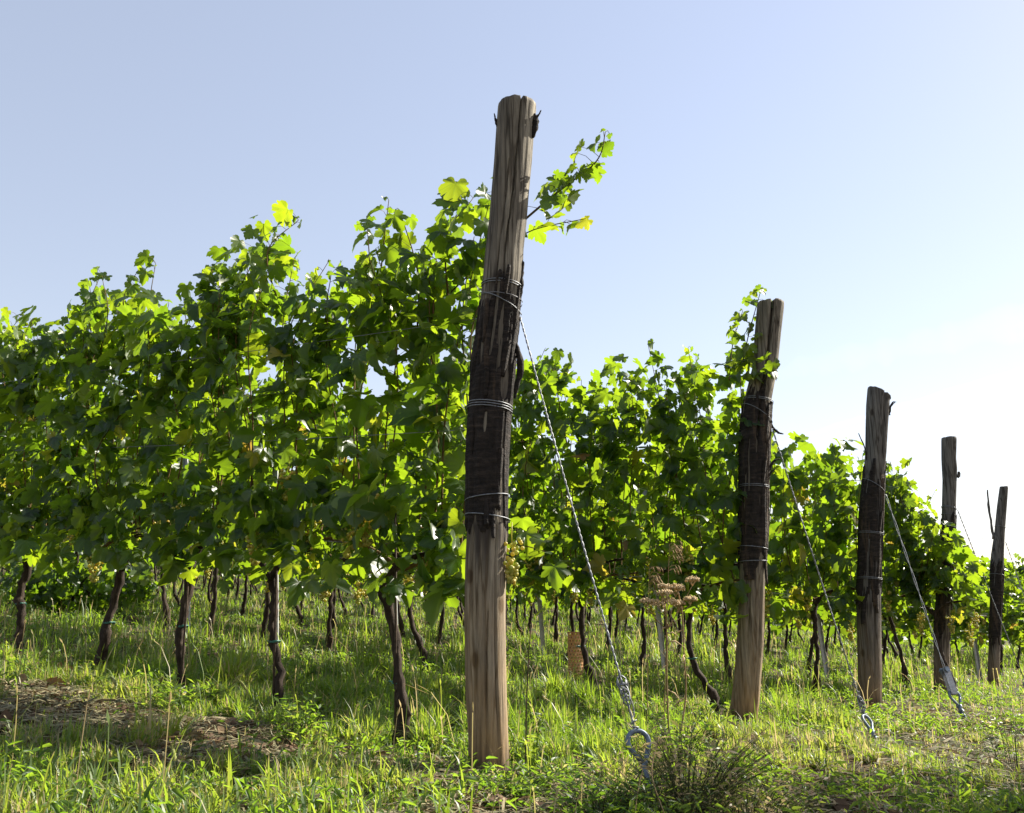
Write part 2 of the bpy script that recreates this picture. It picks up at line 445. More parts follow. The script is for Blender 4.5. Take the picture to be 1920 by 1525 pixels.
# ------------------------------------------------------------------ end posts
def post_axis(base_px, top_px):
    B = on_ground(*base_px); B[2] = SLOPE * (B @ RH)
    d = ray(*top_px)
    A = np.stack([d, -np.array([0, 0, 1.0]), RH], 1)
    s, h, l = np.linalg.solve(A, B - CAM)
    return B, CAM + d * s
def make_post(base_px, top_px, table, label, seed, sides, mat, cracks, bark, wraps, top_tilt=0.0, group='wooden end posts of the vine rows'):
    """table: (py, x_left, x_right) outlines; cracks: (theta, half width, depth, py0, py1, drift); bark: dict or None"""
    rng = np.random.default_rng(seed)
    B, T = post_axis(base_px, top_px)
    us = np.linspace(-0.12, 1.02, 400); L = np.array([B + (T - B) * u for u in us])
    pr = np.array([project(p) for p in L])
    def at_y(py):
        u = np.interp(-py, -pr[:, 1][::1], us) if pr[0, 1] > pr[-1, 1] else np.interp(py, pr[:, 1], us)
        p = B + (T - B) * u
        return u, p, project(p)
    tb = sorted(table, reverse=True)
    ctrl_z, ctrl_c, ctrl_r = [], [], []
    for py, xl, xr in tb:
        u, p, q = at_y(py)
        c = p.copy(); c[0] += ((xl + xr) / 2 - q[0]) * q[2] / F_PX
        ctrl_z.append(p[2]); ctrl_c.append(c); ctrl_r.append((xr - xl) / 2 * q[2] / F_PX)
    ctrl_z = np.array(ctrl_z); ctrl_c = np.array(ctrl_c); ctrl_r = np.array(ctrl_r)
    z0, z1 = B[2] - 0.25, ctrl_z[-1] - ctrl_r[-1] * (ctrl_z[-1] - CAM[2]) / math.hypot(B[0] - CAM[0], B[1] - CAM[1]) + 0.008
    def axis_at(z):
        c = np.stack([np.interp(z, ctrl_z, ctrl_c[:, k]) for k in range(2)], -1)
        dz = np.minimum(np.asarray(z) - ctrl_z[0], 0)
        return c, np.interp(z, ctrl_z, ctrl_r)
    def zy(py):                                     # height of the visible front face at that image row
        p = at_y(py)[1]; r_ = np.interp(p[2], ctrl_z, ctrl_r)
        return p[2] - r_ * (p[2] - CAM[2]) / math.hypot(p[0] - CAM[0], p[1] - CAM[1])
    root = thing('end_post', label, 'post', B, 0, group)
    def radius_field(Z_, TH):
        r = np.interp(Z_, ctrl_z, ctrl_r)
        r = r * (1 + 0.030 * (vnoise(TH * 1.3 + 40, Z_ * 1.2, seed) - 0.5) * 2)
        cs, sn = np.cos(TH), np.sin(TH)
        r = r * (1 + 0.035 * (vnoise(cs * 5 + 9, sn * 5 + Z_ * 0.8, seed + 5) - 0.5) + 0.028 * (vnoise(cs * 16, sn * 16 + Z_ * 1.6, seed + 6) - 0.5))
        return r
    nz = int((z1 - z0) / (0.014 if sides > 60 else 0.025))
    zs = np.linspace(z0, z1, nz); th = np.arange(sides) * 2 * math.pi / sides - math.pi
    ZZ, TT = np.meshgrid(zs, th, indexing='ij')
    RR = radius_field(ZZ, TT)
    for (ct, cw, cd, py0, py1, drift) in cracks:
        za, zb = zy(py1), zy(py0)
        cen = ct + drift * (ZZ - za) / (zb - za) + 0.12 * (vnoise(ZZ * 3, ZZ * 0, seed + 9) - 0.5)
        d = np.abs((TT - cen + math.pi) % (2 * math.pi) - math.pi) / cw
        fade = np.clip((ZZ - za) / 0.25, 0, 1) * np.clip((zb + 0.02 - ZZ) / 0.02 if py0 > tb[-1][0] + 3 else 1, 0, 1)
        RR = RR * (1 - cd * fade * np.clip(1 - d, 0, 1) ** 0.6)
    C, _ = axis_at(zs)
    tilt = np.clip((ZZ - (z1 - 0.12)) / 0.12, 0, 1)
    V = np.stack([C[:, 0][:, None] + RR * np.cos(TT), C[:, 1][:, None] + RR * np.sin(TT), ZZ - tilt * top_tilt * (np.cos(TT) * 0.5 + 0.5) + tilt * 0.006 * (vnoise(TT * 4, TT * 0, seed + 3) - 0.5)], -1)
    # slightly rounded, weathered rim
    V[-1, :, :2] = C[-1] + (V[-1, :, :2] - C[-1]) * 0.975
    V = V.reshape(-1, 3) - B
    i, j = np.meshgrid(np.arange(nz - 1), np.arange(sides), indexing='ij'); i, j = i.ravel(), j.ravel(); j2 = (j + 1) % sides
    F4 = np.stack([i * sides + j, i * sides + j2, (i + 1) * sides + j2, (i + 1) * sides + j], 1)
    top = V[(nz - 1) * sides:]
    inner = top.mean(0) + (top - top.mean(0)) * 0.45 + np.array([0, 0, 0.004]); b0 = len(V)
    V = np.vstack([V, inner, top.mean(0) + np.array([0, 0, 0.005])])
    j = np.arange(sides); j2 = (j + 1) % sides
    F4 = np.vstack([F4, np.stack([(nz - 1) * sides + j, (nz - 1) * sides + j2, b0 + j2, b0 + j], 1)])
    F3 = np.stack([b0 + j, b0 + j2, np.full(sides, b0 + sides)], 1)
    sta, stb = zy(bark['y1']), zy(bark['y0'])
    sn_ = vnoise(np.cos(TT) * 9 + 3, np.sin(TT) * 9 + ZZ * 0.7, seed + 90)
    st = np.clip(np.minimum((ZZ - sta + 0.04 + 0.30 * (sn_ - 0.35)) / 0.10, (stb + 0.02 + 0.16 * (sn_ - 0.4) - ZZ) / 0.08), 0, 1) * 0.9
    st = st * np.clip(np.maximum((sta + 0.05 - ZZ) / 0.05, (ZZ - stb + 0.05) / 0.05), 0.25, 1)
    st = np.maximum(st, 0.75 * np.clip((B[2] + 0.10 * sn_ + 0.05 - ZZ) / 0.10, 0, 1))
    st = np.concatenate([st.ravel(), np.zeros(len(V) - st.size)])
    obj('shaft', mesh_from('shaft', V, [F3, F4], mat, {'stain': ('FLOAT', st)}), root)
    # bark: a rough sleeve with ragged ends and torn slits, sitting on the shaft
    if bark:
        za, zb = zy(bark['y1']), zy(bark['y0'])
        sb = sides + 24
        nb = int((zb - za + 0.2) / 0.009)
        zs2 = np.linspace(za - 0.1, zb + 0.1, nb); th2 = np.arange(sb) * 2 * math.pi / sb - math.pi
        Z2, T2 = np.meshgrid(zs2, th2, indexing='ij')
        cs, sn = np.cos(T2), np.sin(T2)
        rg = lambda k, a: 1.5 * a * (vnoise(cs * 1.7 + 7 * k, sn * 1.7, seed + 20 + k) - 0.5) + 0.9 * a * (vnoise(cs * 5 + k, sn * 5 + Z2 * 9, seed + 25 + k) - 0.5) + 0.25 * a * (vnoise(cs * 18, sn * 18 + Z2 * 30, seed + 30 + k) - 0.5)
        m = np.minimum((Z2 - za - rg(1, bark.get('rag', 0.06)) * 1.4) / 0.02, (zb - Z2 - rg(2, bark.get('rag', 0.06)) * 1.6) / 0.02)
        for (st, sw, py0, py1) in bark.get('slits', []):
            a, b = zy(py1), zy(py0)
            mid, hl = (a + b) / 2, (b - a) / 2
            d = np.abs((T2 - st - 0.15 * (vnoise(Z2 * 5, Z2 * 0, seed + 50) - 0.5) + math.pi) % (2 * math.pi) - math.pi)
            wloc = sw * np.sqrt(np.clip(1 - ((Z2 - mid) / hl) ** 2, 0, 1))
            m = np.minimum(m, np.where(np.abs(Z2 - mid) < hl, (d - wloc) / 0.05, 9))
        for (tt, py0, py1, w) in bark.get('tails', []):       # strips of bark that run on below
            a, b = zy(py1), zy(py0)
            d = np.abs((T2 - tt + math.pi) % (2 * math.pi) - math.pi)
            m = np.maximum(m, np.minimum((w * np.clip((Z2 - a) / (b - a), 0, 1) ** 0.7 - d) / 0.05, np.where((Z2 > a) & (Z2 < b + 0.05), 9, -9)))
        holes = fbm(cs * 4 + 3, sn * 4 + Z2 * 3.0, seed + 70, 3)
        m = np.minimum(m, (0.69 - holes) / 0.03)
        mm = np.clip(m, 0, 1); mm = mm * mm * (3 - 2 * mm)
        thick = bark.get('thick', 0.008) * (0.7 + 0.8 * vnoise(cs * 6, sn * 6 + Z2 * 4, seed + 80))
        ridg = 0.0060 * (vnoise(cs * 4 + 2, sn * 4 + Z2 * 2.2, seed + 83) - 0.5) + 0.0035 * (vnoise(cs * 11, sn * 11 + Z2 * 6, seed + 84) - 0.5) + 0.0022 * (vnoise(T2 * 7, Z2 * 130, seed + 81) - 0.3) + 0.0016 * (vnoise(T2 * 22, Z2 * 60, seed + 82) - 0.5)
        R2 = radius_field(Z2, T2) - 0.004 + (0.004 + thick + ridg) * mm
        C2, _ = axis_at(zs2)
        V2 = np.stack([C2[:, 0][:, None] + R2 * cs, C2[:, 1][:, None] + R2 * sn, Z2], -1).reshape(-1, 3) - B
        i, j = np.meshgrid(np.arange(nb - 1), np.arange(sb), indexing='ij'); i, j = i.ravel(), j.ravel(); j2 = (j + 1) % sb
        F = np.stack([i * sb + j, i * sb + j2, (i + 1) * sb + j2, (i + 1) * sb + j], 1)
        keep = mm.ravel()[F].max(1) > 0.02
        F = F[keep]; used = np.unique(F); remap = np.full(len(V2), -1); remap[used] = np.arange(len(used))
        obj('bark', mesh_from('bark', V2[used], [remap[F]], M_BARK), root)
    # wire wrapped round the post
    for (py_l, py_r, turns, rw) in wraps:
        zc, dz = (zy(py_l) + zy(py_r)) / 2, zy(py_r) - zy(py_l)
        t = np.linspace(0, 2 * math.pi * turns, 44 * turns)
        c, r0 = axis_at(zc)
        zz = zc + dz / 2 * np.cos(t) + 0.010 * (t / (2 * math.pi) - turns / 2)
        rr = radius_field(zz, (t + math.pi) % (2 * math.pi) - math.pi) + bark.get('thick', 0.006) * (1.25 if zy(bark['y1']) < zc < zy(bark['y0']) else 0.2) + rw
        cc, _ = axis_at(zz)
        m_ = MB(); m_.tube(np.stack([cc[:, 0] + rr * np.cos(t), cc[:, 1] + rr * np.sin(t), zz], -1) - B, rw, 6)
        obj('wire_wrap', m_.mesh('wire_wrap', M_WIRE if rw > 0.0016 else M_WIRE_OLD), root)
    def surf(px_side, py, off=0.0):            # a point on the post's surface; px_side -1..1 across the visible face
        z = zy(py); c, r = axis_at(z)
        a = -math.pi / 2 + math.asin(max(-1, min(1, px_side)))
        return np.array([c[0] + (r + off) * math.cos(a), c[1] + (r + off) * math.sin(a), z])
    return root, B, surf

FRONT = -math.pi / 2
posts = []
posts.append(make_post((915, 1450), (972, 180),
    [(1450, 876, 955), (1440, 878, 955), (1380, 878, 953), (1300, 873, 950), (1220, 872, 948), (1150, 871, 947), (1060, 873, 948), (1000, 876, 950), (930, 877, 949), (850, 876, 950), (780, 880, 954),
     (720, 884, 959), (680, 886, 963), (640, 893, 967), (600, 898, 971), (560, 903, 975), (520, 907, 979), (470, 912, 981), (420, 918, 987), (360, 923, 992), (300, 928, 998), (240, 932, 1002), (200, 935, 1006), (180, 936, 1008)],
    'tallest nearest wooden post with bare grey top and dark bark round its middle', 11, 128, M_WOOD,
    [(FRONT + 0.05, 0.05, 0.38, 170, 560, 0.15), (FRONT - 0.32, 0.035, 0.22, 300, 760, 0.1), (FRONT + 0.62, 0.05, 0.25, 990, 1440, -0.05), (FRONT - 0.75, 0.05, 0.3, 1000, 1200, 0.05), (FRONT + 0.0, 0.03, 0.15, 1150, 1445, 0.2)],
    dict(y0=528, y1=985, thick=0.006, rag=0.07, slits=[(FRONT - 0.6, 0.10, 545, 680), (FRONT - 0.12, 0.07, 520, 665), (FRONT + 0.75, 0.22, 680, 748), (FRONT + 0.9, 0.07, 760, 985), (FRONT - 0.72, 0.06, 800, 850), (FRONT - 0.1, 0.05, 770, 810)]),
    [(521, 530, 2, 0.0022), (540, 580, 1, 0.0022), (545, 556, 1, 0.0016), (752, 762, 3, 0.0022), (933, 925, 1, 0.0022), (960, 972, 1, 0.0024)]))
posts.append(make_post((1393, 1358), (1446, 562),
    [(1358, 1364, 1420), (1345, 1366, 1420), (1310, 1372, 1424), (1270, 1377, 1427), (1200, 1382, 1432), (1100, 1387, 1434), (1050, 1386, 1435), (1000, 1386, 1438), (900, 1388, 1439), (820, 1389, 1443), (750, 1396, 1446), (690, 1411, 1457), (620, 1416, 1464), (585, 1419, 1468), (562, 1421, 1470)],
    'second wooden post along the line, split top with a deep crack and leaves beside it', 23, 96, M_WOOD,
    [(FRONT - 0.06, 0.16, 0.75, 540, 830, 0.0), (FRONT - 0.5, 0.08, 0.3, 1060, 1200, 0.1), (FRONT + 0.4, 0.05, 0.2, 1100, 1340, 0.1)],
    dict(y0=742, y1=1055, thick=0.007, rag=0.08, slits=[(FRONT - 0.05, 0.05, 735, 850), (FRONT - 0.55, 0.05, 820, 920)], tails=[(FRONT - 0.45, 1040, 1195, 0.55)]),
    [(742, 752, 2, 0.0022), (752, 790, 1, 0.0022), (908, 912, 2, 0.0018), (1022, 1030, 1, 0.0022), (1052, 1052, 1, 0.0022)]))
posts.append(make_post((1632, 1324), (1646, 722),
    [(1324, 1611, 1652), (1310, 1610, 1652), (1260, 1609, 1652), (1200, 1608, 1651), (1130, 1607, 1650), (1060, 1610, 1651), (1000, 1611, 1653), (950, 1614, 1655), (890, 1620, 1657), (850, 1623, 1661), (800, 1624, 1664), (760, 1625, 1667), (722, 1628, 1668)],
    'third wooden post with slanted broken top and a curled splinter at its upper right', 37, 72, M_WOOD_GREY,
    [(FRONT + 0.45, 0.15, 0.35, 700, 900, -0.2), (FRONT + 0.1, 0.06, 0.3, 1130, 1310, 0.0)],
    dict(y0=885, y1=1135, thick=0.006, rag=0.14, slits=[(FRONT + 0.3, 0.06, 900, 1000)], tails=[(FRONT - 0.7, 1110, 1190, 0.5)]),
    [(895, 925, 1, 0.0022), (996, 1002, 2, 0.002), (1082, 1087, 2, 0.0022)], top_tilt=0.10))
posts.append(make_post((1765, 1302), (1780, 820),
    [(1302, 1752, 1779), (1290, 1752, 1779), (1200, 1752, 1780), (1150, 1755, 1783), (1060, 1762, 1788), (980, 1766, 1791), (940, 1767, 1792), (900, 1768, 1793), (880, 1767, 1794), (860, 1766, 1792), (820, 1766, 1793)],
    'fourth wooden post with flat grey top and a knot stub, wrapped low by vine leaves', 41, 56, M_WOOD_GREY,
    [(FRONT + 0.2, 0.07, 0.3, 880, 1000, 0.0)],
    dict(y0=975, y1=1195, thick=0.006, rag=0.1), [(948, 955, 2, 0.0022), (962, 968, 1, 0.0022)]))
posts.append(make_post((1862, 1284), (1882, 913),
    [(1284, 1852, 1872), (1270, 1852, 1872), (1200, 1855, 1875), (1130, 1858, 1878), (1090, 1858, 1880), (1060, 1857, 1881), (1040, 1859, 1881), (1000, 1865, 1883), (950, 1870, 1887), (913, 1875, 1890)],
    'slim crooked wooden post farthest along the line with a thin splinter standing at its top', 53, 48, M_WOOD_GREY,
    [(FRONT - 0.3, 0.1, 0.3, 950, 1050, 0.0)],
    dict(y0=1060, y1=1205, thick=0.006, rag=0.12), [(985, 990, 1, 0.0022), (1075, 1080, 1, 0.0022)]))

def splinter(post, ctrl, rads, mat, name='splinter', flat=1.0):
    root, B, surf = post
    m = MB(); rng = np.random.default_rng(len(ctrl) + int(abs(ctrl[0][0]) * 1000))
    m.tube(curve_pts(ctrl, 14) - B, np.interp(np.linspace(0, 1, 14), np.linspace(0, 1, len(rads)), rads), 6, True, 0.35, rng)
    obj(name, m.mesh(name, mat), root)
def off(p, dx, dz, dy=0): return np.array([p[0] + dx, p[1] + dy, p[2] + dz])
p0 = posts[0]
a = p0[2](-0.97, 222); splinter(p0, [a, off(a, -0.008, 0.03), off(a, -0.014, 0.062)], [0.007, 0.005, 0.002], M_BARK)
a = p0[2](0.93, 245); splinter(p0, [a, off(a, 0.010, 0.045), off(a, 0.014, 0.085), off(a, 0.008, 0.11)], [0.008, 0.015, 0.015, 0.006], M_BARK, 'bark_flake')
a = p0[2](0.9, 215); splinter(p0, [a, off(a, 0.02, 0.02), off(a, 0.035, 0.05)], [0.006, 0.005, 0.002], M_BARK)
a = p0[2](0.97, 545); splinter(p0, [off(a, 0, -0.02), off(a, 0.006, 0.05), off(a, 0.010, 0.10), off(a, 0.016, 0.15)], [0.008, 0.011, 0.009, 0.005], M_BARK, 'bark_flake')
a = p0[2](0.97, 630); splinter(p0, [a, off(a, 0.014, -0.05), off(a, 0.022, -0.12), off(a, 0.006, -0.19), off(a, -0.002, -0.24)], [0.006, 0.012, 0.014, 0.010, 0.004], M_BARK, 'bark_flake')
p1 = posts[1]
a = p1[2](0.97, 790); splinter(p1, [a, off(a, 0.02, -0.035), off(a, 0.05, -0.06), off(a, 0.075, -0.065)], [0.008, 0.009, 0.007, 0.003], M_BARK)
a = p1[2](0.95, 895); splinter(p1, [a, off(a, 0.012, 0.06), off(a, 0.045, 0.11), off(a, 0.085, 0.125)], [0.010, 0.011, 0.007, 0.003], M_BARK)
a = p1[2](0.93, 900); splinter(p1, [a, off(a, 0.02, 0.05), off(a, 0.05, 0.075)], [0.007, 0.006, 0.003], M_BARK)
p2 = posts[2]
a = p2[2](0.95, 775); splinter(p2, [a, off(a, 0.015, 0.06), off(a, 0.04, 0.105), off(a, 0.07, 0.11)], [0.010, 0.009, 0.006, 0.003], M_BARK)
a = p2[2](0.95, 770); splinter(p2, [a, off(a, 0.02, 0.05), off(a, 0.055, 0.085)], [0.008, 0.006, 0.003], M_BARK)
a = p2[2](-0.97, 850); splinter(p2, [off(a, 0, -0.06), off(a, -0.01, 0.05), off(a, -0.05, 0.18)], [0.008, 0.006, 0.003], M_BARK)
def flake(post, side, py0, py1, width, lift, curl=0.3):
    root, B, surf = post; k = 9; V = []
    for i in range(k):
        u = i / (k - 1); py = py0 + (py1 - py0) * u; w = width * (0.35 + 0.65 * math.sin(math.pi * min(1, 0.15 + 0.8 * u))) / 0.16
        o = 0.006 + lift * (1 - u) ** 2
        for t in (-1, 0, 1):
            p = surf(side + t * w, py, o + (0.004 if t == 0 else -0.001)); V.append(p - B)
        for t in (1, 0, -1):
            p = surf(side + t * w, py, o - 0.004 + (0.003 if t == 0 else -0.001)); V.append(p - B)
    F = [(i * 6 + j, i * 6 + (j + 1) % 6, (i + 1) * 6 + (j + 1) % 6, (i + 1) * 6 + j) for i in range(k - 1) for j in range(6)]
    F += [(0, 3, 2, 1), (0, 5, 4, 3), ((k - 1) * 6, (k - 1) * 6 + 1, (k - 1) * 6 + 2, (k - 1) * 6 + 3), ((k - 1) * 6, (k - 1) * 6 + 3, (k - 1) * 6 + 4, (k - 1) * 6 + 5)]
    obj('bark_flake', mesh_from('bark_flake', V, [np.array(F)], M_BARK), root)
gf = np.random.default_rng(88)
for pi, spots in [(0, [(-0.55, 560, 640, 0.02), (0.25, 500, 560, 0.016), (-0.2, 690, 745, 0.018), (0.55, 640, 705, 0.022), (0.0, 985, 935, 0.02), (-0.75, 780, 860, 0.02), (0.62, 840, 900, 0.02), (0.3, 1010, 960, 0.016)]),
                  (1, [(-0.3, 735, 790, 0.018), (0.5, 760, 830, 0.022), (-0.6, 1080, 1030, 0.022), (0.4, 860, 930, 0.02), (0.75, 1095, 1010, 0.02)]),
                  (2, [(-0.4, 860, 930, 0.022), (0.4, 960, 1020, 0.02), (0.3, 1150, 1090, 0.022), (-0.7, 1170, 1120, 0.02)]), (3, [(0.2, 960, 1000, 0.02)]), (4, [(-0.2, 1050, 1090, 0.018), (0.3, 1210, 1170, 0.018)])]:
    for (sd, a_, b_, w_) in spots: flake(posts[pi], sd, a_, b_, w_, gf.uniform(0.008, 0.022))
p3 = posts[3]
a = p3[2](0.9, 893); splinter(p3, [a, off(a, 0.018, 0.015), off(a, 0.028, 0.05)], [0.022, 0.018, 0.012], M_WOOD_GREY, 'knot_stub')
p4 = posts[4]
a = p4[2](-1.0, 1010); splinter(p4, [a, off(a, -0.004, 0.2), off(a, -0.01, 0.42), off(a, 0.0, 0.62)], [0.018, 0.014, 0.013, 0.010], M_WOOD_GREY, 'splinter')

# ------------------------------------------------------------------ leaves
HALF = [(0.05, -0.05), (0.12, -0.18), (0.23, -0.22), (0.33, -0.17), (0.36, -0.08), (0.45, -0.04), (0.46, 0.05), (0.37, 0.09), (0.50, 0.16), (0.57, 0.27), (0.55, 0.38), (0.46, 0.40), (0.42, 0.48),
        (0.24, 0.38), (0.32, 0.52), (0.30, 0.62), (0.22, 0.66), (0.18, 0.78), (0.08, 0.82), (0.0, 0.93)]
HALF1 = [(0.08, -0.12), (0.26, -0.21), (0.45, -0.02), (0.38, 0.09), (0.57, 0.28), (0.43, 0.46), (0.25, 0.38), (0.31, 0.60), (0.16, 0.76), (0.0, 0.92)]
HALF3 = [(0.10, 0.08), (0.17, 0.35), (0.11, 0.72), (0.0, 1.0)]
HALF2 = [(0.2, -0.17), (0.52, 0.15), (0.36, 0.5), (0.0, 0.84)]
def leaf_templates(half, ring, n, seed):
    rng = np.random.default_rng(seed); out = []
    for k in range(n):
        h = np.array(half); lft = h[:-1][::-1] * np.array([-1, 1])
        o = np.vstack([h, lft]); m = len(o)
        o = o * (1 + 0.08 * (rng.random((m, 2)) - 0.5)) * np.array([rng.uniform(0.9, 1.1), 1.0])
        c = np.array([[0, 0.05]])
        v = np.vstack([c, c + (o - c) * 0.55, o]) if ring else np.vstack([c, o])
        x, y = v[:, 0], v[:, 1]; r = np.hypot(x, y); t = np.arctan2(x, y)
        z = rng.uniform(-0.1, 0.55) * np.abs(x) - rng.uniform(0.0, 0.7) * np.clip(y, 0, 1) ** 2 - rng.uniform(0.0, 0.9) * x * x \
            + rng.uniform(0.05, 0.16) * np.sin(t * rng.integers(3, 6) + rng.uniform(0, 6)) * r + 0.05 * r * np.abs(np.sin(t * 3.3))
        V = np.stack([x, y, z], 1)
        j = np.arange(m); j2 = (j + 1) % m
        if ring:
            F3 = np.stack([np.zeros(m, int), 1 + j, 1 + j2], 1); F4 = np.stack([1 + j, 1 + m + j, 1 + m + j2, 1 + j2], 1)
            F3 = F3[:, [0, 2, 1]]; F4 = F4[:, ::-1]
        else:
            F3 = np.stack([np.zeros(m, int), 1 + j2, 1 + j], 1); F4 = np.zeros((0, 4), int)
        # outline runs clockwise seen from +z, so flip to face +z
        out.append((V, F3[:, ::-1], F4[:, ::-1], np.stack([x, y, x * 0], 1)))
    return out
TPL = {0: leaf_templates(HALF, True, 10, 1), 1: leaf_templates(HALF1, False, 8, 2), 2: leaf_templates(HALF2, False, 6, 3), 3: leaf_templates(HALF3, False, 5, 4)}
def unit(a): return a / (np.linalg.norm(a, axis=-1, keepdims=True) + 1e-9)
def leaves_mesh(name, P, Nn, T, S, tint, lod, rng, mat=None):
    P, Nn, T = np.asarray(P), unit(np.asarray(Nn)), np.asarray(T)
    T = unit(T - Nn * (T * Nn).sum(1, keepdims=True)); X = np.cross(T, Nn)
    S = np.asarray(S); tint = np.asarray(tint)
    tp = TPL[lod]; which = rng.integers(0, len(tp), len(P))
    Vs, F3s, F4s, ts, lp, nv = [], [], [], [], [], 0
    for k, (tv, t3, t4, l) in enumerate(tp):
        ix = np.where(which == k)[0]
        if not len(ix): continue
        M = np.stack([X[ix], T[ix], Nn[ix]], 1) * S[ix][:, None, None]        # rows: axes
        v = np.einsum('vk,nkc->nvc', tv, M) + P[ix][:, None, :]
        base = nv + np.arange(len(ix)) * len(tv)
        F3s.append((t3[None] + base[:, None, None]).reshape(-1, 3))
        if len(t4): F4s.append((t4[None] + base[:, None, None]).reshape(-1, 4))
        Vs.append(v.reshape(-1, 3)); ts.append(np.repeat(tint[ix], len(tv))); lp.append(np.tile(l, (len(ix), 1))); nv += len(ix) * len(tv)
    fs = [np.vstack(F3s)] + ([np.vstack(F4s)] if F4s else [])
    return mesh_from(name, np.vstack(Vs), fs, mat or M_LEAF, {'tint': ('FLOAT', np.concatenate(ts)), 'leafpos': ('FLOAT_VECTOR', np.vstack(lp))})

class Canopy:
    """leaves, canes and petioles of one vine, in row coordinates (r along the row, q across, h above the slope)"""
    def __init__(s, rng): s.rng = rng; s.P, s.N, s.T, s.S, s.t, s.canes, s.pet = [], [], [], [], [], [], []
    def leaf(s, base, o, size, node=None, droop=None, tint=None):
        g = s.rng
        # the far side of the hedge is trimmed higher than the side one sees from the track
        if tint is None and ((base[1] > -0.04 and base[2] < 1.02 and g.random() < 0.88) or (base[1] > -0.12 and base[2] < 0.85 and g.random() < 0.85)): return
        n = np.array([o[0], o[1], 0]) * g.uniform(0.3, 1.0) + np.array([0, 0, g.uniform(0.05, 0.95)]) + g.normal(0, 0.46, 3)
        t = np.array([o[0], o[1], 0]) * 0.35 + np.array([0, 0, -0.75]) + g.normal(0, 0.55, 3)
        s.P.append(base); s.N.append(n); s.T.append(t); s.S.append(size)
        if tint is None:
            tint = g.beta(2, 2.6) * 0.85
            if g.random() < 0.03 and base[2] < 1.7: tint = g.uniform(0.88, 1.0)
        s.t.append(tint)
        if node is not None: s.pet.append((node, base))
    def shoot(s, ctrl, step=0.065, size=(0.085, 0.14), free_tip=True, r0=0.005, skip=0.0, dens=1.0, sideq=None):
        g = s.rng; ctrl = np.asarray(ctrl, float)
        L = np.linalg.norm(np.diff(ctrl, axis=0), axis=1).sum(); n = max(4, int(L / step))
        pts = curve_pts(ctrl, n + 1)
        s.canes.append((pts, np.linspace(r0, 0.0018, n + 1)))
        sd = g.choice([-1, 1])
        for i in range(1, n + 1):
            u = i / n
            if u < skip or g.random() > 0.93 * dens: continue
            sd = -sd
            tap = 1.0
            if free_tip: tap = np.clip(0.34 + (n - i) / 5.0, 0.34, 1.0)
            ang = g.normal(0, 0.75)
            o = np.array([math.sin(ang), (sd if sideq is None else sideq) * math.cos(ang), 0])
            pl = g.uniform(0.04, 0.10) * tap
            base = pts[i] + o * pl + np.array([0, 0, g.uniform(-0.01, 0.04) * tap])
            s.leaf(base, o, g.uniform(*size) * tap, pts[i])
    def fill(s, n, r0, r1, hfun, bot, thick, size=(0.08, 0.135), sides=None):
        g = s.rng
        for _ in range(n):
            r = g.uniform(r0, r1); top = hfun(r) - 0.07
            h = bot + (top - bot) * g.beta(1.05, 1.15)
            sd = g.choice([-1, 1]) if sides is None else g.choice(sides)
            q = sd * abs(g.normal(thick * 0.62, thick * 0.42))
            ang = g.normal(0, 0.6)
            s.leaf(np.array([r, q, h]), np.array([math.sin(ang), sd * math.cos(ang), 0]), g.uniform(*size))
    def meshes(s, r_base, lod, petioles=True):
        def loc(p):
            p = np.asarray(p, float); r = p[..., 0] - r_base
            return np.stack([r, -p[..., 1], p[..., 2] + SLOPE * r], -1)
        def dr(d):
            d = np.asarray(d, float); return np.stack([d[..., 0], -d[..., 1], d[..., 2]], -1)
        me = leaves_mesh('foliage', loc(s.P), dr(s.N), dr(s.T), s.S, s.t, lod, s.rng)
        m = MB()
        for pts, rr in s.canes: m.tube(loc(pts), rr, 6 if lod == 0 else 4, False)
        if petioles and lod == 0:
            for a, b in s.pet:
                a, b = np.asarray(a), np.asarray(b); mid = (a + b) / 2 + np.array([0, 0, 0.012])
                m.tube(loc(np.array([a, mid, b])), [0.0016, 0.0013, 0.0012], 3, False)
        return me, (m.mesh('canes', M_CANE) if m.n else None)

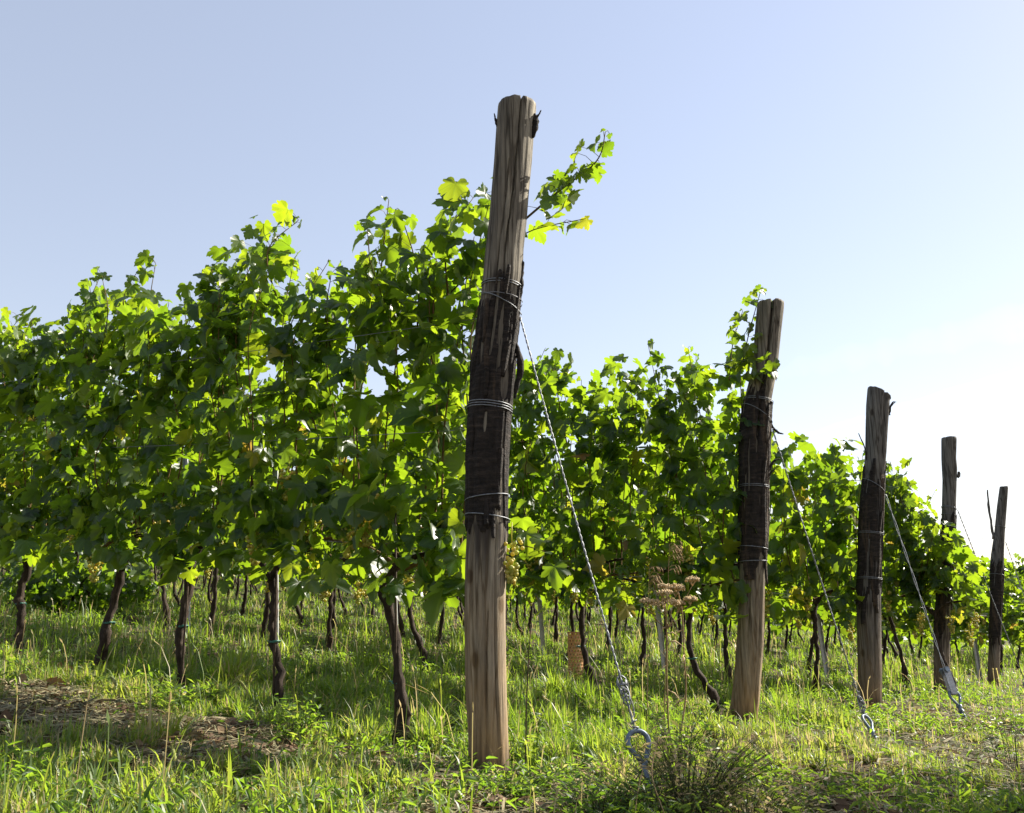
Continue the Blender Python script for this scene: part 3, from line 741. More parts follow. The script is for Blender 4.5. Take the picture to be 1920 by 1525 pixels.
def std_canopy(rng, r0, r1, hfun, bot=0.66, shoots=11, fill=170, thick=0.2, size=(0.085, 0.14), step=0.068, lowhang=0.5, topbias=0.0):
    c = Canopy(rng); ctr = (r0 + r1) / 2
    c.canes.append((curve_pts([(ctr, 0, 0.72), ((ctr + r0) / 2, 0.0, 0.80), (r0, 0.01, 0.83)], 10), np.linspace(0.011, 0.006, 10)))
    c.canes.append((curve_pts([(ctr, 0, 0.72), ((ctr + r1) / 2, 0.0, 0.81), (r1, -0.01, 0.83)], 10), np.linspace(0.011, 0.006, 10)))
    for i in range(shoots):
        r = r0 + (r1 - r0) * (i + rng.uniform(0.1, 0.9)) / shoots
        top = hfun(r) * rng.uniform(0.84, 1.0)
        q0 = rng.normal(0, 0.04); lean = rng.normal(0, 0.12)
        ctrl = [(r, q0, 0.82)]
        for u in (0.35, 0.7, 1.0):
            ctrl.append((r + lean * u + rng.normal(0, 0.03), q0 + rng.normal(0, 0.07), 0.82 + (top - 0.82) * u))
        c.shoot(ctrl, step, size)
    c.fill(int(fill * (1 - topbias)), r0, r1, hfun, bot, thick, size)
    c.fill(int(fill * topbias), r0, r1, lambda r: hfun(r) + 0.10, 1.55, thick * 0.75, size)
    for _ in range(int(34 * (r1 - r0))):                         # loose leaves drooping below the lowest wire
        ang = rng.normal(0, 0.7)
        c.leaf(np.array([rng.uniform(r0, r1), -rng.uniform(0.12, 0.22), 0.56 + 0.36 * rng.beta(1.6, 1.1)]), np.array([math.sin(ang), -math.cos(ang), 0]), rng.uniform(0.06, 0.14))
    c.fill(int(fill * lowhang * 0.5), r0, r1, lambda r: 1.15, bot - 0.06, thick, size)
    return c

def grape_mesh(seed, n, ball, length=0.15, width=0.055, br=0.0085):
    g = np.random.default_rng(seed); m = MB()
    for i in range(n):
        u = g.random() ** 0.8; w = width * (1 - 0.75 * u) * math.sqrt(g.random()) ; a = g.uniform(0, 6.28)
        w = max(w, 0.0)
        m.ball((w * math.cos(a), w * math.sin(a), -0.03 - length * u), br * g.uniform(0.85, 1.12), ball, g.beta(2, 2))
    m.tube([(0, 0, 0.03), (0.003, 0, -0.02), (0, 0, -0.05)], 0.002, 5)
    return m.mesh('grape_bunch', M_GRAPE)
GRAPES_NEAR = [grape_mesh(400 + k, 75, ICO2, 0.15 + 0.02 * k, 0.055) for k in range(2)]
GRAPES_FAR = [grape_mesh(420 + k, 42, ICO1, 0.15, 0.055, 0.0105) for k in range(2)]

def trunk_mesh(rng, ctrl, rads, n=12, arms=True):
    """ctrl in local (x along the row, y towards the viewer, z)"""
    m = MB(); k = 26
    P = curve_pts(ctrl, k); u = np.linspace(0, 1, k)
    rr = np.interp(u, np.linspace(0, 1, len(rads)), rads) * 0.88 * (1 + 0.12 * rng.normal(0, 1, k))
    P[1:-1, :2] += rng.normal(0, 0.005, (k - 2, 2)) + 0.010 * np.stack([np.sin(u[1:-1] * rng.uniform(8, 14) + rng.uniform(0, 6)), np.cos(u[1:-1] * rng.uniform(8, 14))], 1)
    m.tube(P, rr, n, True, 0.24, rng)
    if arms:
        t = P[-1]
        for sgn in (-1, 1):
            m.tube(curve_pts([t + (0, 0, -0.03), t + (sgn * 0.07, 0, 0.05), t + (sgn * 0.2, 0, 0.09), t + (sgn * 0.34, 0, 0.10)], 9), np.linspace(rads[-1] * 0.8, 0.007, 9), 8, True, 0.15, rng)
    return m.mesh('trunk', M_VINE)
def random_trunk(rng, top=0.78):
    lx, ly = rng.normal(0, 0.06), rng.normal(0, 0.03)
    kink = rng.normal(0, 0.035)
    return trunk_mesh(rng, [(-lx, -ly, -0.06), (-lx * 0.95 + kink * 0.4, -ly, 0.06), (-lx * 0.4 + kink, 0, 0.3), (kink * 0.3, 0, 0.56), (0, 0, top)],
                      [0.026, 0.034 * rng.uniform(0.8, 1.2), 0.021, 0.019, 0.022], 10)
def tie_mesh(c, r):
    t = np.linspace(0, 6.28 * 1.5, 24); m = MB()
    m.tube(np.stack([c[0] + r * np.cos(t), c[1] + r * np.sin(t), c[2] + 0.004 * np.sin(t * 2.3)], -1), 0.0035, 5)
    m.tube([np.array(c) + (r, 0.004, 0), np.array(c) + (r + 0.02, 0.01, 0.004)], 0.0025, 4)
    return m.mesh('tie', M_TIE)

ORD = ['first', 'second', 'third', 'fourth', 'fifth', 'sixth', 'seventh', 'eighth', 'ninth', 'tenth', 'eleventh', 'twelfth', 'thirteenth', 'fourteenth', 'fifteenth', 'sixteenth', 'seventeenth', 'eighteenth', 'nineteenth', 'twentieth']

# --- nearest row: every vine built on its own
def lerp_fun(pts):
    xs = np.array([p[0] for p in pts]); ys = np.array([p[1] for p in pts]); o = np.argsort(xs)
    return lambda r: float(np.interp(r, xs[o], ys[o]))
row1_top = lerp_fun([(4.9, 2.25), (4.67, 2.33), (4.0, 2.2), (3.4, 2.35), (3.2, 2.42), (2.95, 2.25), (2.6, 2.2), (2.3, 2.15), (2.1, 2.30), (1.88, 2.44), (1.6, 2.52), (1.40, 2.36), (1.29, 2.15), (1.04, 2.20), (0.8, 2.24), (0.6, 2.34), (0.38, 2.40), (0.2, 2.46), (0.05, 2.3), (-0.1, 1.9)])
V1 = [  # trunk outlines of the photograph: (px, py), radii px
    ([(750, 1392), (757, 1350), (750, 1310), (740, 1220), (731, 1140), (722, 1085)], [12, 15, 10, 9, 10, 12], 'knobbly foot and green ties, trunk leaning left beside the nearest post'),
    ([(522, 1330), (518, 1240), (513, 1150), (508, 1075)], [9, 8.5, 8, 10], 'straight slim trunk with one green tie, next after the knobbly one'),
    ([(332, 1296), (336, 1260), (341, 1200), (345, 1130), (357, 1045)], [11, 10, 8.5, 9, 13], 'trunk swelling wide at its head, a grey stake close behind it'),
    ([(172, 1268), (186, 1240), (198, 1200), (213, 1130), (229, 1058)], [10, 11, 9, 8, 8], 'trunk leaning strongly to the right, a pale tie at half height'),
    ([(40, 1215), (36, 1180), (40, 1120), (52, 1055)], [8, 8, 8, 8], 'trunk with a green tie low down, near the left border of the photo'),
]
VINE_Q = 0.12
def row1_vine(i, ctrl_px, rad_px, desc):
    g = np.random.default_rng(900 + i)
    pts = [on_row(px, py, VINE_Q) for px, py in ctrl_px] if ctrl_px else None
    if pts:
        rb = pts[0][0]
        base = W(rb, VINE_Q, 0)
        loc = [(r - rb, 0.0, h + SLOPE * (r - rb) + (SLOPE * rb - base[2])) for r, h in pts]
        dpt = project(base)[2]
        rads = [x * dpt / F_PX for x in rad_px]
        loc[0] = (loc[0][0], 0, min(loc[0][2], 0) - 0.10)
    else:
        rb = 3.6 + 0.76 * (i - 4); base = W(rb, VINE_Q, 0)
    root = thing('grapevine', desc, 'grapevine', base, ROT_ROW, 'grapevines of the nearest row')
    if pts:
        obj('trunk', trunk_mesh(g, loc, rads, 14), root)
        for hh in ([0.25, 0.62] if i == 0 else [0.33 if i != 3 else 0.30]):
            zs = np.array([l[2] for l in loc]); xs = [l[0] for l in loc]
            obj('tie', tie_mesh((np.interp(hh, zs, xs), 0, hh), np.interp(hh, zs, rads) + 0.004), root)
    else:
        obj('trunk', random_trunk(g), root)
    edges = [-0.02, 1.02, 1.90, 2.62, 3.28, 3.98, 4.75, 5.5, 6.2]
    r0, r1 = edges[i], edges[i + 1]
    w = r1 - r0
    dens = 1.0 if i else 0.80
    c = std_canopy(g, r0 if i else 0.10, r1, row1_top, 0.66, int(15 * w * dens), int([240, 300, 310, 350, 390, 410, 410][i] * w), 0.17, (0.05, 0.152), 0.064, 0.5, 0.25)
    c.canes = [(p + np.array([0, 0.0, 0]), r) for p, r in c.canes]
    if i == 0:
        # the long cane that slants up past the post and out beyond it
        cp = [on_row(x, y, 0.13) for x, y in [(560, 640), (640, 592), (720, 540), (800, 490), (905, 430), (1000, 352), (1040, 320), (1080, 290), (1100, 262), (1108, 222)]]
        c.shoot([(r, 0.13, h) for r, h in cp], 0.055, (0.05, 0.10), True, 0.009)
        cp2 = [on_row(x, y, 0.13) for x, y in [(700, 700), (790, 560), (870, 480), (960, 415), (1070, 388)]]
        c.shoot([(r, 0.13, h) for r, h in cp2], 0.075, (0.08, 0.12), True, 0.005)
        for (x, y, sz, tn) in [(1022, 322, 0.105, 0.2), (1035, 360, 0.11, 0.6), (1012, 385, 0.11, 0.7), (1014, 415, 0.10, 0.75), (1066, 396, 0.075, 0.9), (1052, 322, 0.07, 0.4), (1062, 312, 0.08, 0.35), (1040, 335, 0.09, 0.25), (1076, 300, 0.07, 0.3), (1020, 350, 0.10, 0.3), (1008, 362, 0.10, 0.2), (1000, 330, 0.10, 0.3), (885, 352, 0.12, 0.6), (868, 375, 0.11, 0.5), (905, 315, 0.07, 0.5), (828, 415, 0.12, 0.3)]:
            r, h = on_row(x, y, 0.13); c.leaf(np.array([r, g.uniform(0.09, 0.17), h + 0.03]), np.array([0.2, -1, 0]), sz, None, None, tn)
        for tip in [(740, 372), (770, 395), (705, 405), (910, 312), (860, 345)]:
            r, h = on_row(tip[0], tip[1], VINE_Q)
            c.shoot([(r + g.normal(0, 0.05), 0.0, h - 0.65), (r + g.normal(0, 0.03), g.normal(0, 0.05), h - 0.3), (r, g.normal(0, 0.05), h - 0.02)], 0.05, (0.075, 0.12))
        # low leaves and a bunch that show just past the post
        for (x, y, sz, tn) in [(968, 985, 0.12, 0.5), (975, 1012, 0.10, 0.6), (1010, 1050, 0.11, 0.6), (1008, 1028, 0.08, 0.7), (1030, 1075, 0.10, 0.3)]:
            r, h = on_row(x, y, 0.2); c.leaf(np.array([r, 0.12, h + 0.04]), np.array([-0.3, -1, 0]), sz, None, None, tn)
        a = on_row(950, 1015, 0.15); b = on_row(1015, 1030, 0.2)
        c.canes.append((curve_pts([(a[0] + 0.2, 0.05, a[1]), (a[0], 0.1, a[1]), (b[0], 0.12, b[1])], 8), np.linspace(0.004, 0.002, 8)))
    tips = {1: [(545, 398, 0.14), (500, 425, 0.11), (455, 455, 0.1), (640, 512, 0.11)], 2: [(390, 522, 0.1), (352, 575, 0.1), (470, 480, 0.11), (420, 500, 0.1)], 3: [(285, 478, 0.12), (265, 490, 0.11), (235, 545, 0.12)], 4: [(190, 508, 0.1), (172, 530, 0.11), (205, 520, 0.11)], 5: [(45, 590, 0.09), (20, 585, 0.09), (75, 600, 0.09)]}
    for (x, y, sz) in tips.get(i, []):
        r, h = on_row(x, y, VINE_Q)
        c.shoot([(r + g.normal(0, 0.04), 0.02, h - 0.6), (r + g.normal(0, 0.03), g.normal(0, 0.06), h - 0.28), (r, g.normal(0, 0.06), h - 0.03)], 0.05, (0.085, 0.135))
        c.leaf(np.array([r, -0.02, h + 0.0]), np.array([0.1, -1, 0]), sz, c.canes[-1][0][-1], None, g.uniform(0.3, 0.75))
    for _ in range(int(20 * w)):                                 # shoots that hang down on the near side
        ang = g.normal(0, 0.6)
        c.leaf(np.array([g.uniform(max(r0, 0.05), r1), -g.uniform(0.13, 0.26), 0.62 + 0.42 * g.beta(1.3, 1.3)]), np.array([math.sin(ang), -math.cos(ang), 0]), g.uniform(0.08, 0.16))
    me, cm = c.meshes(rb, 0)
    fo = obj('foliage', me, root)
    if cm: obj('canes', cm, root)
    bunches = {0: [(690, 975, 0.2), (960, 1030, 0.14), (655, 1000, 0.1), (720, 945, 0.15)], 1: [(480, 1020, 0.18), (585, 985, 0.1), (540, 900, 0.1)], 2: [(340, 965, 0.15), (420, 1000, 0.1)], 3: [(180, 1050, 0.18), (300, 985, 0.1)]}
    for k, (x, y, dq) in enumerate(bunches.get(i, [])):
        r, h = on_row(x, y, VINE_Q - dq)
        o = obj('grape_bunch', GRAPES_NEAR[k % 2], root)
        o.location = (r - rb, dq, h + SLOPE * (r - rb) + 0.08); o.rotation_euler = (0, 0, k * 1.7)
    return root
for i in range(7):
    if i < 5: row1_vine(i, *V1[i][:2], 'nearest-row grapevine: ' + V1[i][2])
    elif i == 5: row1_vine(i, None, None, 'grapevine whose leaves fill the left border of the photo in the nearest row')

# --- second row: unique vines where they show, then copies of a pool
row2_top = lerp_fun([(3.0, 2.25), (1.9, 2.2), (1.5, 2.25), (1.31, 2.28), (1.18, 2.12), (1.0, 2.1), (0.62, 2.17), (0.26, 2.2), (0.1, 2.13), (-0.1, 2.2), (-0.2, 2.1)])
def row2_vine(i):
    g = np.random.default_rng(1500 + i); q = ROW_Q[1]
    r0, r1 = -0.08 + 0.8 * i, -0.08 + 0.8 * (i + 1); rb = (r0 + r1) / 2 + g.normal(0, 0.06)
    base = W(rb, q, 0)
    root = thing('grapevine', 'grapevine of the second row, the %s from its end post' % ORD[i], 'grapevine', base, ROT_ROW, 'grapevines of the second row')
    obj('trunk', random_trunk(g), root)
    c = std_canopy(g, r0, r1, (lambda r: row2_top(r) * 1.08), 0.64, 12, 250, 0.16, (0.055, 0.15), 0.066, 0.5, 0.2)
    if i == 0:
        cp = [on_row(x, y, q - 0.1) for x, y in [(1395, 700), (1405, 650), (1418, 600), (1428, 565), (1432, 548)]]
        c.shoot([(r, -0.14, h) for r, h in cp], 0.05, (0.06, 0.09), True, 0.004)
        cp = [on_row(x, y, q - 0.1) for x, y in [(1370, 720), (1375, 660), (1385, 620), (1395, 590)]]
        c.shoot([(r, -0.12, h) for r, h in cp], 0.055, (0.06, 0.09), True, 0.004)
        for (x, y, sz) in [(1390, 690, 0.12), (1405, 705, 0.12), (1430, 690, 0.10), (1450, 698, 0.12), (1380, 720, 0.12), (1360, 700, 0.11), (1425, 712, 0.09), (1440, 705, 0.1)]:
            r, h = on_row(x, y, q - 0.2); c.leaf(np.array([r, g.uniform(-0.2, -0.12), h + 0.04]), np.array([-0.2, -1, 0]), sz)
    if i == 0:
        for (x, y, sz) in [(1427, 553, 0.06), (1412, 560, 0.06), (1400, 572, 0.07), (1393, 603, 0.09), (1380, 628, 0.08), (1412, 630, 0.08), (1398, 640, 0.09), (1378, 645, 0.08), (1405, 662, 0.1), (1392, 668, 0.1), (1424, 640, 0.06), (1375, 690, 0.12), (1400, 690, 0.12), (1418, 700, 0.12)]:
            r, h = on_row(x, y, q - 0.14); c.leaf(np.array([r, -0.14, h + 0.03]), np.array([0, -1, 0]), sz, None, None, g.uniform(0.25, 0.75))
    if i == 1:
        for (x, y) in [(1040, 668), (1000, 690)]:
            r, h = on_row(x, y, q)
            c.shoot([(r - 0.1, 0, h - 0.7), (r - 0.05, -0.05, h - 0.3), (r, -0.05, h - 0.03)], 0.055, (0.10, 0.14), False)
    me, cm = c.meshes(rb, 0 if i < 3 else 1)
    obj('foliage', me, root)
    if cm: obj('canes', cm, root)
    for k in range(3):
        o = obj('grape_bunch', GRAPES_NEAR[k % 2], root)
        o.location = (g.uniform(-0.35, 0.35), g.uniform(0.08, 0.2), g.uniform(0.75, 1.0)); o.rotation_euler = (0, 0, g.uniform(0, 6))
    if i < 4: obj('tie', tie_mesh((0, 0, 0.32), 0.026), root)
for i in range(3): row2_vine(i)

# pool of vines for the rows behind
POOL = []
for k in range(8):
    g = np.random.default_rng(2000 + k)
    w = 0.80
    hv = [2.0 + g.normal(0, 0.10) for _ in range(6)]
    hf = (lambda hv: (lambda r: float(np.interp(r, np.linspace(-w / 2, w / 2, 6), hv))))(hv)
    c = std_canopy(g, -w / 2, w / 2, hf, 0.62, 10, 215, 0.16, (0.06, 0.155), 0.075, 0.5, 0.15)
    me, cm = c.meshes(0.0, 1)
    POOL.append((random_trunk(g), me, cm))
def pool_vine(r, q, k, sc, label, group, grapes, rng, canes=True):
    tm, me, cm = POOL[k]
    root = thing('grapevine', label, 'grapevine', W(r, q, 0), ROT_ROW, group)
    obj('trunk', tm, root)
    o = obj('foliage', me, root); o.scale = (1, 1, sc)
    if canes: o = obj('canes', cm, root); o.scale = (1, 1, sc)
    for j in range(grapes):
        o = obj('grape_bunch', GRAPES_FAR[j % 2], root)
        o.location = (rng.uniform(-0.38, 0.38), rng.uniform(0.12, 0.24), rng.uniform(0.66, 1.0)); o.scale = (1.25, 1.25, 1.25); o.rotation_euler = (0, 0, rng.uniform(0, 6))
    return root
ROWNAME = ['nearest', 'second', 'third', 'fourth', 'fifth', 'sixth', 'seventh', 'eighth', 'ninth']
ROW_LEN = [0, 10.2, 15.8, 21.5, 27.5, 34, 40, 46]
ROW_H = [1, 1.12, 1.05, 1.10, 0.93, 0.84, 0.95, 0.97]
rngp = np.random.default_rng(77)
for row in range(1, 8):
    q = ROW_Q[row]; r = -0.08 + 0.4 if row > 1 else -0.08 + 0.8 * 3 + 0.4; n = 0 if row > 1 else 3
    while r < ROW_LEN[row]:
        k = int(rngp.integers(0, 8))
        own = row < 4 and n < 20
        if own: lab = 'grapevine of the %s row, the %s from its end post' % (ROWNAME[row], ORD[n])
        else: lab = 'one of the grapevines far along the %s row from the camera' % ROWNAME[row]
        pool_vine(r + rngp.normal(0, 0.05), q, k, ROW_H[row] * rngp.uniform(0.95, 1.04) * (1.10 if n < 2 and row in (2, 3) else 1.0), lab, 'grapevines of the %s row' % ROWNAME[row] if own or row >= 4 else 'far grapevines of the %s row' % ROWNAME[row],
                  (4 if n < 6 else (2 if n < 12 else 0)) if row < 6 else 0, rngp, row < 5)
        r += 0.80; n += 1

# leaves that wrap round the fourth post belong to a vine of their own at the post
def post4_vine():
    g = np.random.default_rng(3100); q = ROW_Q[3]
    rb = -0.12; base = W(rb, q - 0.12, 0)
    root = thing('grapevine', 'bushy grapevine spilling round the fourth post and hiding its middle', 'grapevine', base, ROT_ROW, 'grapevines of the fourth row')
    obj('trunk', random_trunk(g), root)
    hf = lerp_fun([(0.3, 2.3), (0.1, 2.25), (0.0, 2.05), (-0.15, 1.75), (-0.35, 1.62), (-0.5, 1.4), (-0.62, 1.15)])
    c = Canopy(g)
    for i in range(10):
        r = 0.25 - 0.8 * (i + 0.5) / 10; t = hf(r)
        c.shoot([(0.05, -0.05, 0.85), ((r) * 0.5, -0.1, 0.85 + (t - 0.85) * 0.5), (r, -0.12 + g.normal(0, 0.05), t)], 0.06, (0.09, 0.13))
    c.fill(230, -0.55, 0.3, lambda r: hf(r) + 0.1, 0.78, 0.22)
    for (x, y) in [(1775, 995), (1790, 1010), (1800, 1020), (1785, 1030), (1770, 1040), (1775, 1080), (1790, 1100), (1765, 1120), (1780, 1050), (1815, 1050), (1830, 1090)]:
        rr, h = on_row(x, y, q - 0.25); c.leaf(np.array([rr, -0.22, h + 0.05]), np.array([-0.2, -1, 0]), g.uniform(0.1, 0.14))
    me, cm = c.meshes(rb, 0)
    obj('foliage', me, root); obj('canes', cm, root)
    for k, (x, y) in enumerate([(1835, 1160), (1825, 1190), (1735, 1160), (1790, 1165)]):
        rr, h = on_row(x, y, q)
        o = obj('grape_bunch', GRAPES_NEAR[k % 2], root); o.location = (rr - rb, 0.05, h + SLOPE * (rr - rb) + 0.08)
post4_vine()

# far rows and the thicket behind them, one mass
def far_vines():
    g = np.random.default_rng(3300); Pp, Nn, T, S, t = [], [], [], [], []
    for row in range(8, 12):
        n = 3600; q = ROW_Q[row]
        r = g.uniform(0, 62, n); h = 0.25 + 1.8 * g.beta(1.1, 1.2, n); qq = q + g.normal(0, 0.2, n)
        p = r[:, None] * RH + qq[:, None] * QH; p[:, 2] = ground_z(p[:, 0], p[:, 1]) + h
        Pp.append(p); S.append(g.uniform(0.16, 0.34, n)); t.append(g.beta(2, 3, n) * 0.8)
    Pp = np.vstack(Pp); n = len(Pp)
    Nn = g.normal(0, 0.5, (n, 3)) - QH * 0.6 + np.array([0, 0, 0.5]); T = g.normal(0, 0.5, (n, 3)) + np.array([0, 0, -0.8])
    tag(obj('distant_vines', leaves_mesh('distant_vines', Pp, Nn, T, np.concatenate(S), np.concatenate(t), 2, g)), 'mass of vine leaves in the rows far beyond the numbered ones', 'vines', None, 'stuff')
far_vines()
def bush(loc, w, h, n, label):
    g = np.random.default_rng(int(abs(loc[0] * 100)))
    root = thing('bush', label, 'bush', loc, 0, None)
    d = unit(g.normal(0, 1, (n, 3))); rr = g.random(n) ** 0.4
    p = d * rr[:, None] * np.array([w, w, h * 0.55]) * (0.75 + 0.5 * vnoise(d[:, 0] * 3, d[:, 1] * 3 + d[:, 2] * 2, 5))[:, None] + np.array([0, 0, h * 0.45])
    p[:, 2] = np.maximum(p[:, 2], 0.03)
    obj('foliage', leaves_mesh('foliage', p, d + g.normal(0, 0.5, (n, 3)) + (0, 0, 0.4), g.normal(0, 0.6, (n, 3)) + (0, 0, -0.3), g.uniform(0.06, 0.11, n), g.beta(2, 4, n) * 0.6, 1, g), root)
    m = MB()
    for k in range(6): m.tube([(0, 0, -0.05), (g.normal(0, w * 0.2), g.normal(0, w * 0.2), h * 0.3), (g.normal(0, w * 0.4), g.normal(0, w * 0.4), h * 0.7)], [0.02, 0.014, 0.006], 6)
    obj('stems', m.mesh('stems', M_VINE), root)
for (x, y, w, h, lab) in [(130, 1152, 0.75, 0.75, 'dark low bush under the vines at the far left between the trunks'), (215, 1140, 0.5, 0.5, 'smaller dark bush right of the low bush under the vines')]:
    p = on_ground(x, y); p[2] = float(ground_z(p[0], p[1])); bush(p, w, h, 900, lab)

# ------------------------------------------------------------------ wires, stakes, anchors
def trellis_wire(row, h, r_end, label, sag=0.015, q=None):
    q = ROW_Q[row] if q is None else q
    r = np.linspace(-0.12 * h if row else -0.05 * h, r_end, 40)
    p = np.stack([r * RH[0] + q * QH[0], r * RH[1] + q * QH[1], SLOPE * r + h - sag * np.abs(np.sin(r / 4.5 * math.pi))], 1)
    o = p[0].copy(); m = MB(); m.tube(p - o, 0.0018 if row < 2 else 0.0025, 5)
    tag(obj('trellis_wire', m.mesh('trellis_wire', M_WIRE_OLD), None, o), label, 'wire', 'trellis wires of the vine rows')
HN = {0.82: 'lowest', 1.3: 'middle', 1.78: 'top'}
for row, le in [(0, 5.5), (1, 10), (2, 15), (3, 20), (4, 24), (5, 30)]:
    for h in (0.82, 1.3, 1.78):
        trellis_wire(row, h * (1.0 if row != 5 else 1.02), le, '%s of three thin grey wires strung along the %s vine row' % (HN[h], ROWNAME[row]))

def stake(px, py0, py1, q, label, k=0):
    r, h0 = on_row(px[0], py0, q)
    base = W(r, q, 0); rt, ht = on_row(px[1], py1, q)
    top = np.array([rt * RH[0] + q * QH[0], rt * RH[1] + q * QH[1], SLOPE * rt + ht]) - base
    top = top / top[2] * 1.75
    m = MB(); s = 0.022
    for i in range(1):
        # C-shaped rolled profile
        prof = np.array([(-s, -s * 0.7), (-s, s * 0.7), (s, s * 0.7), (s, -s * 0.7), (s * 0.86, -s * 0.7), (s * 0.86, s * 0.55), (-s * 0.86, s * 0.55), (-s * 0.86, -s * 0.7)])
        zs = np.linspace(-0.2, 1.75, 14); V = []
        for z in zs:
            c = top * (z / 1.75)
            V.append(np.stack([c[0] + prof[:, 0], c[1] + prof[:, 1], np.full(8, z)], 1))
        V = np.vstack(V); i_, j_ = np.meshgrid(np.arange(13), np.arange(8), indexing='ij'); i_, j_ = i_.ravel(), j_.ravel(); j2 = (j_ + 1) % 8
        m.add(V, None, np.stack([i_ * 8 + j_, i_ * 8 + j2, (i_ + 1) * 8 + j2, (i_ + 1) * 8 + j_], 1))
    tag(obj('trellis_stake', m.mesh('trellis_stake', M_STAKE, False), None, base), label, 'stake', 'grey metal stakes among the vines')
stake((250, 250), 1155, 1085, ROW_Q[2], 'pale metal stake seen low between the leaning trunk and the wide-headed trunk')
stake((353, 352), 1190, 1120, ROW_Q[1], 'grey metal stake close behind the wide-headed trunk of the nearest row')
stake((519, 517), 1190, 1100, ROW_Q[1], 'grey metal stake showing right behind the straight slim trunk')
stake((744, 740), 1215, 1150, ROW_Q[1], 'grey metal stake right behind the knobbly trunk beside the nearest post')
stake((1020, 1013), 1225, 1145, ROW_Q[2], 'grey metal stake right of the nearest post, before the orange tube')
stake((1246, 1234), 1225, 1150, ROW_Q[2], 'whitish metal stake behind the dried flower heads')
stake((1549, 1535), 1245, 1170, ROW_Q[3], 'leaning grey metal stake between the second and third posts')
stake((1836, 1830), 1262, 1225, ROW_Q[4], 'short-looking grey stake between the fourth and fifth posts')

def twisted(m, a, b, rs, pitch, strand, sag=0.0, n=None, mid=None):
    L = np.linalg.norm(b - a); n = n or int(L / pitch * 10); t = np.linspace(0, 1, n)
    p = a + (b - a) * t[:, None]; p[:, 2] -= sag * np.sin(t * math.pi)
    d = (b - a) / L; u = np.cross(d, [0, 0, 1.0]); u /= np.linalg.norm(u); v = np.cross(d, u)
    w = t * L / pitch * 2 * math.pi
    for k in range(2):
        a_ = w + k * math.pi
        m.tube(p + rs * (np.cos(a_)[:, None] * u + np.sin(a_)[:, None] * v), strand, 5)
def eye_anchor(ground, eye_c, eye_r, tube, label, twist=True, face=0.0):
    """steel rod with a teardrop eye, its shank twisted and sunk in the ground"""
    o = np.asarray(ground, float); root = thing('ground_anchor', label, 'anchor', o, 0, 'ground anchors of the guy wires')
    c = np.asarray(eye_c) - o
    ax = -c / np.linalg.norm(c)                                 # from the eye down to the ground
    side = np.array([math.cos(face), math.sin(face), 0]); side = side - ax * (side @ ax); side /= np.linalg.norm(side)
    t = np.linspace(rad(215), rad(-35), 34)
    ring = [c + eye_r * (math.cos(x) * side - math.sin(x) * ax) * (1, 1, 1) for x in t]
    neck = c + ax * eye_r * 1.75
    ring = [neck - side * tube * 0.3] + ring + [neck + side * tube * 0.9, neck + ax * eye_r * 0.4 - side * tube * 0.6]
    m = MB(); m.tube(curve_pts(ring, 90), tube, 10)
    obj('eye', m.mesh('eye', M_ANCHOR), root)
    m = MB(); end = np.linalg.norm(c) + 0.12; start = eye_r * 1.6
    p = np.linspace(start, end, 60); nrm = np.cross(ax, side)
    for k in range(2 if twist else 1):
        w = (p - start) / 0.075 * 2 * math.pi + k * math.pi
        rr = tube * (0.95 if twist else 0.0)
        m.tube(c + ax * p[:, None] + rr * (np.cos(w)[:, None] * side + np.sin(w)[:, None] * nrm), tube, 8)
    obj('shank', m.mesh('shank', M_ANCHOR), root)
    return root, np.asarray(eye_c) - ax * eye_r
def at_depth(px, py, d):
    return CAM + ray(px, py) * d
def fit_anchor(px_eye, px_gnd):
    gr = on_ground(*px_gnd); gr[2] = float(ground_z(gr[0], gr[1]))
    d = project(gr)[2]
    return gr, d
# first anchor: ring just in front of the post, over a clump of weeds
E1 = at_depth(1197, 1392, 3.02); G1 = E1 + np.array([0.045, -0.06, 0]); G1[2] = float(ground_z(G1[0], G1[1]))
an1, tip1 = eye_anchor(G1, E1, 0.036, 0.0085, 'blue-grey steel ring anchor in the dark weeds right of the nearest post', False, 0.25)
GUY = []
def guy(post, py_att, side, b, label, strand, rs, pitch, loops=False, sag=0.0, n=None, seed=0):
    a = posts[post][2](side, py_att, 0.012)
    m = MB(); o = b.copy()
    twisted(m, a - o, b - o, rs, pitch, strand, sag, n)
    root = thing('guy_wire', label, 'wire', o, 0, 'guy wires from post to ground anchor')
    obj('strand', m.mesh('strand', M_WIRE), root)
    if loops:
        g = np.random.default_rng(seed); m = MB(); d = (a - b) / np.linalg.norm(a - b)
        u = np.cross(d, [0, 1, 0]); u /= np.linalg.norm(u); v = np.cross(d, u)
        for k in range(7):
            s = g.uniform(0.01, 0.19); rr = g.uniform(0.012, 0.02); t = np.linspace(0, 2 * math.pi * g.uniform(0.7, 1.3), 18) + g.uniform(0, 6)
            el = g.uniform(1.2, 2.4)
            m.tube(d * s + d * (rr * el * np.sin(t))[:, None] + u * (rr * np.cos(t))[:, None] + v * (rr * 0.6 * np.sin(t * 1.3))[:, None], 0.0022, 5)
        t = np.linspace(0, 4 * math.pi, 40)
        m.tube(d * (0.02 + 0.0 * t)[:, None] + u * (0.012 * np.cos(t))[:, None] + v * (0.012 * np.sin(t))[:, None] - d * (0.012 * np.sin(t / 2))[:, None], 0.0025, 5)
        obj('wire_knot', m.mesh('wire_knot', M_WIRE), root)
    return root
guy(0, 585, 0.95, tip1, 'thick twisted wire from the nearest post down to the blue-grey ring anchor', 0.0020, 0.0022, 0.055, True, 0.01, None, 5)
G2 = on_ground(1642, 1390); G2[2] = float(ground_z(G2[0], G2[1])); d2 = project(G2)[2]
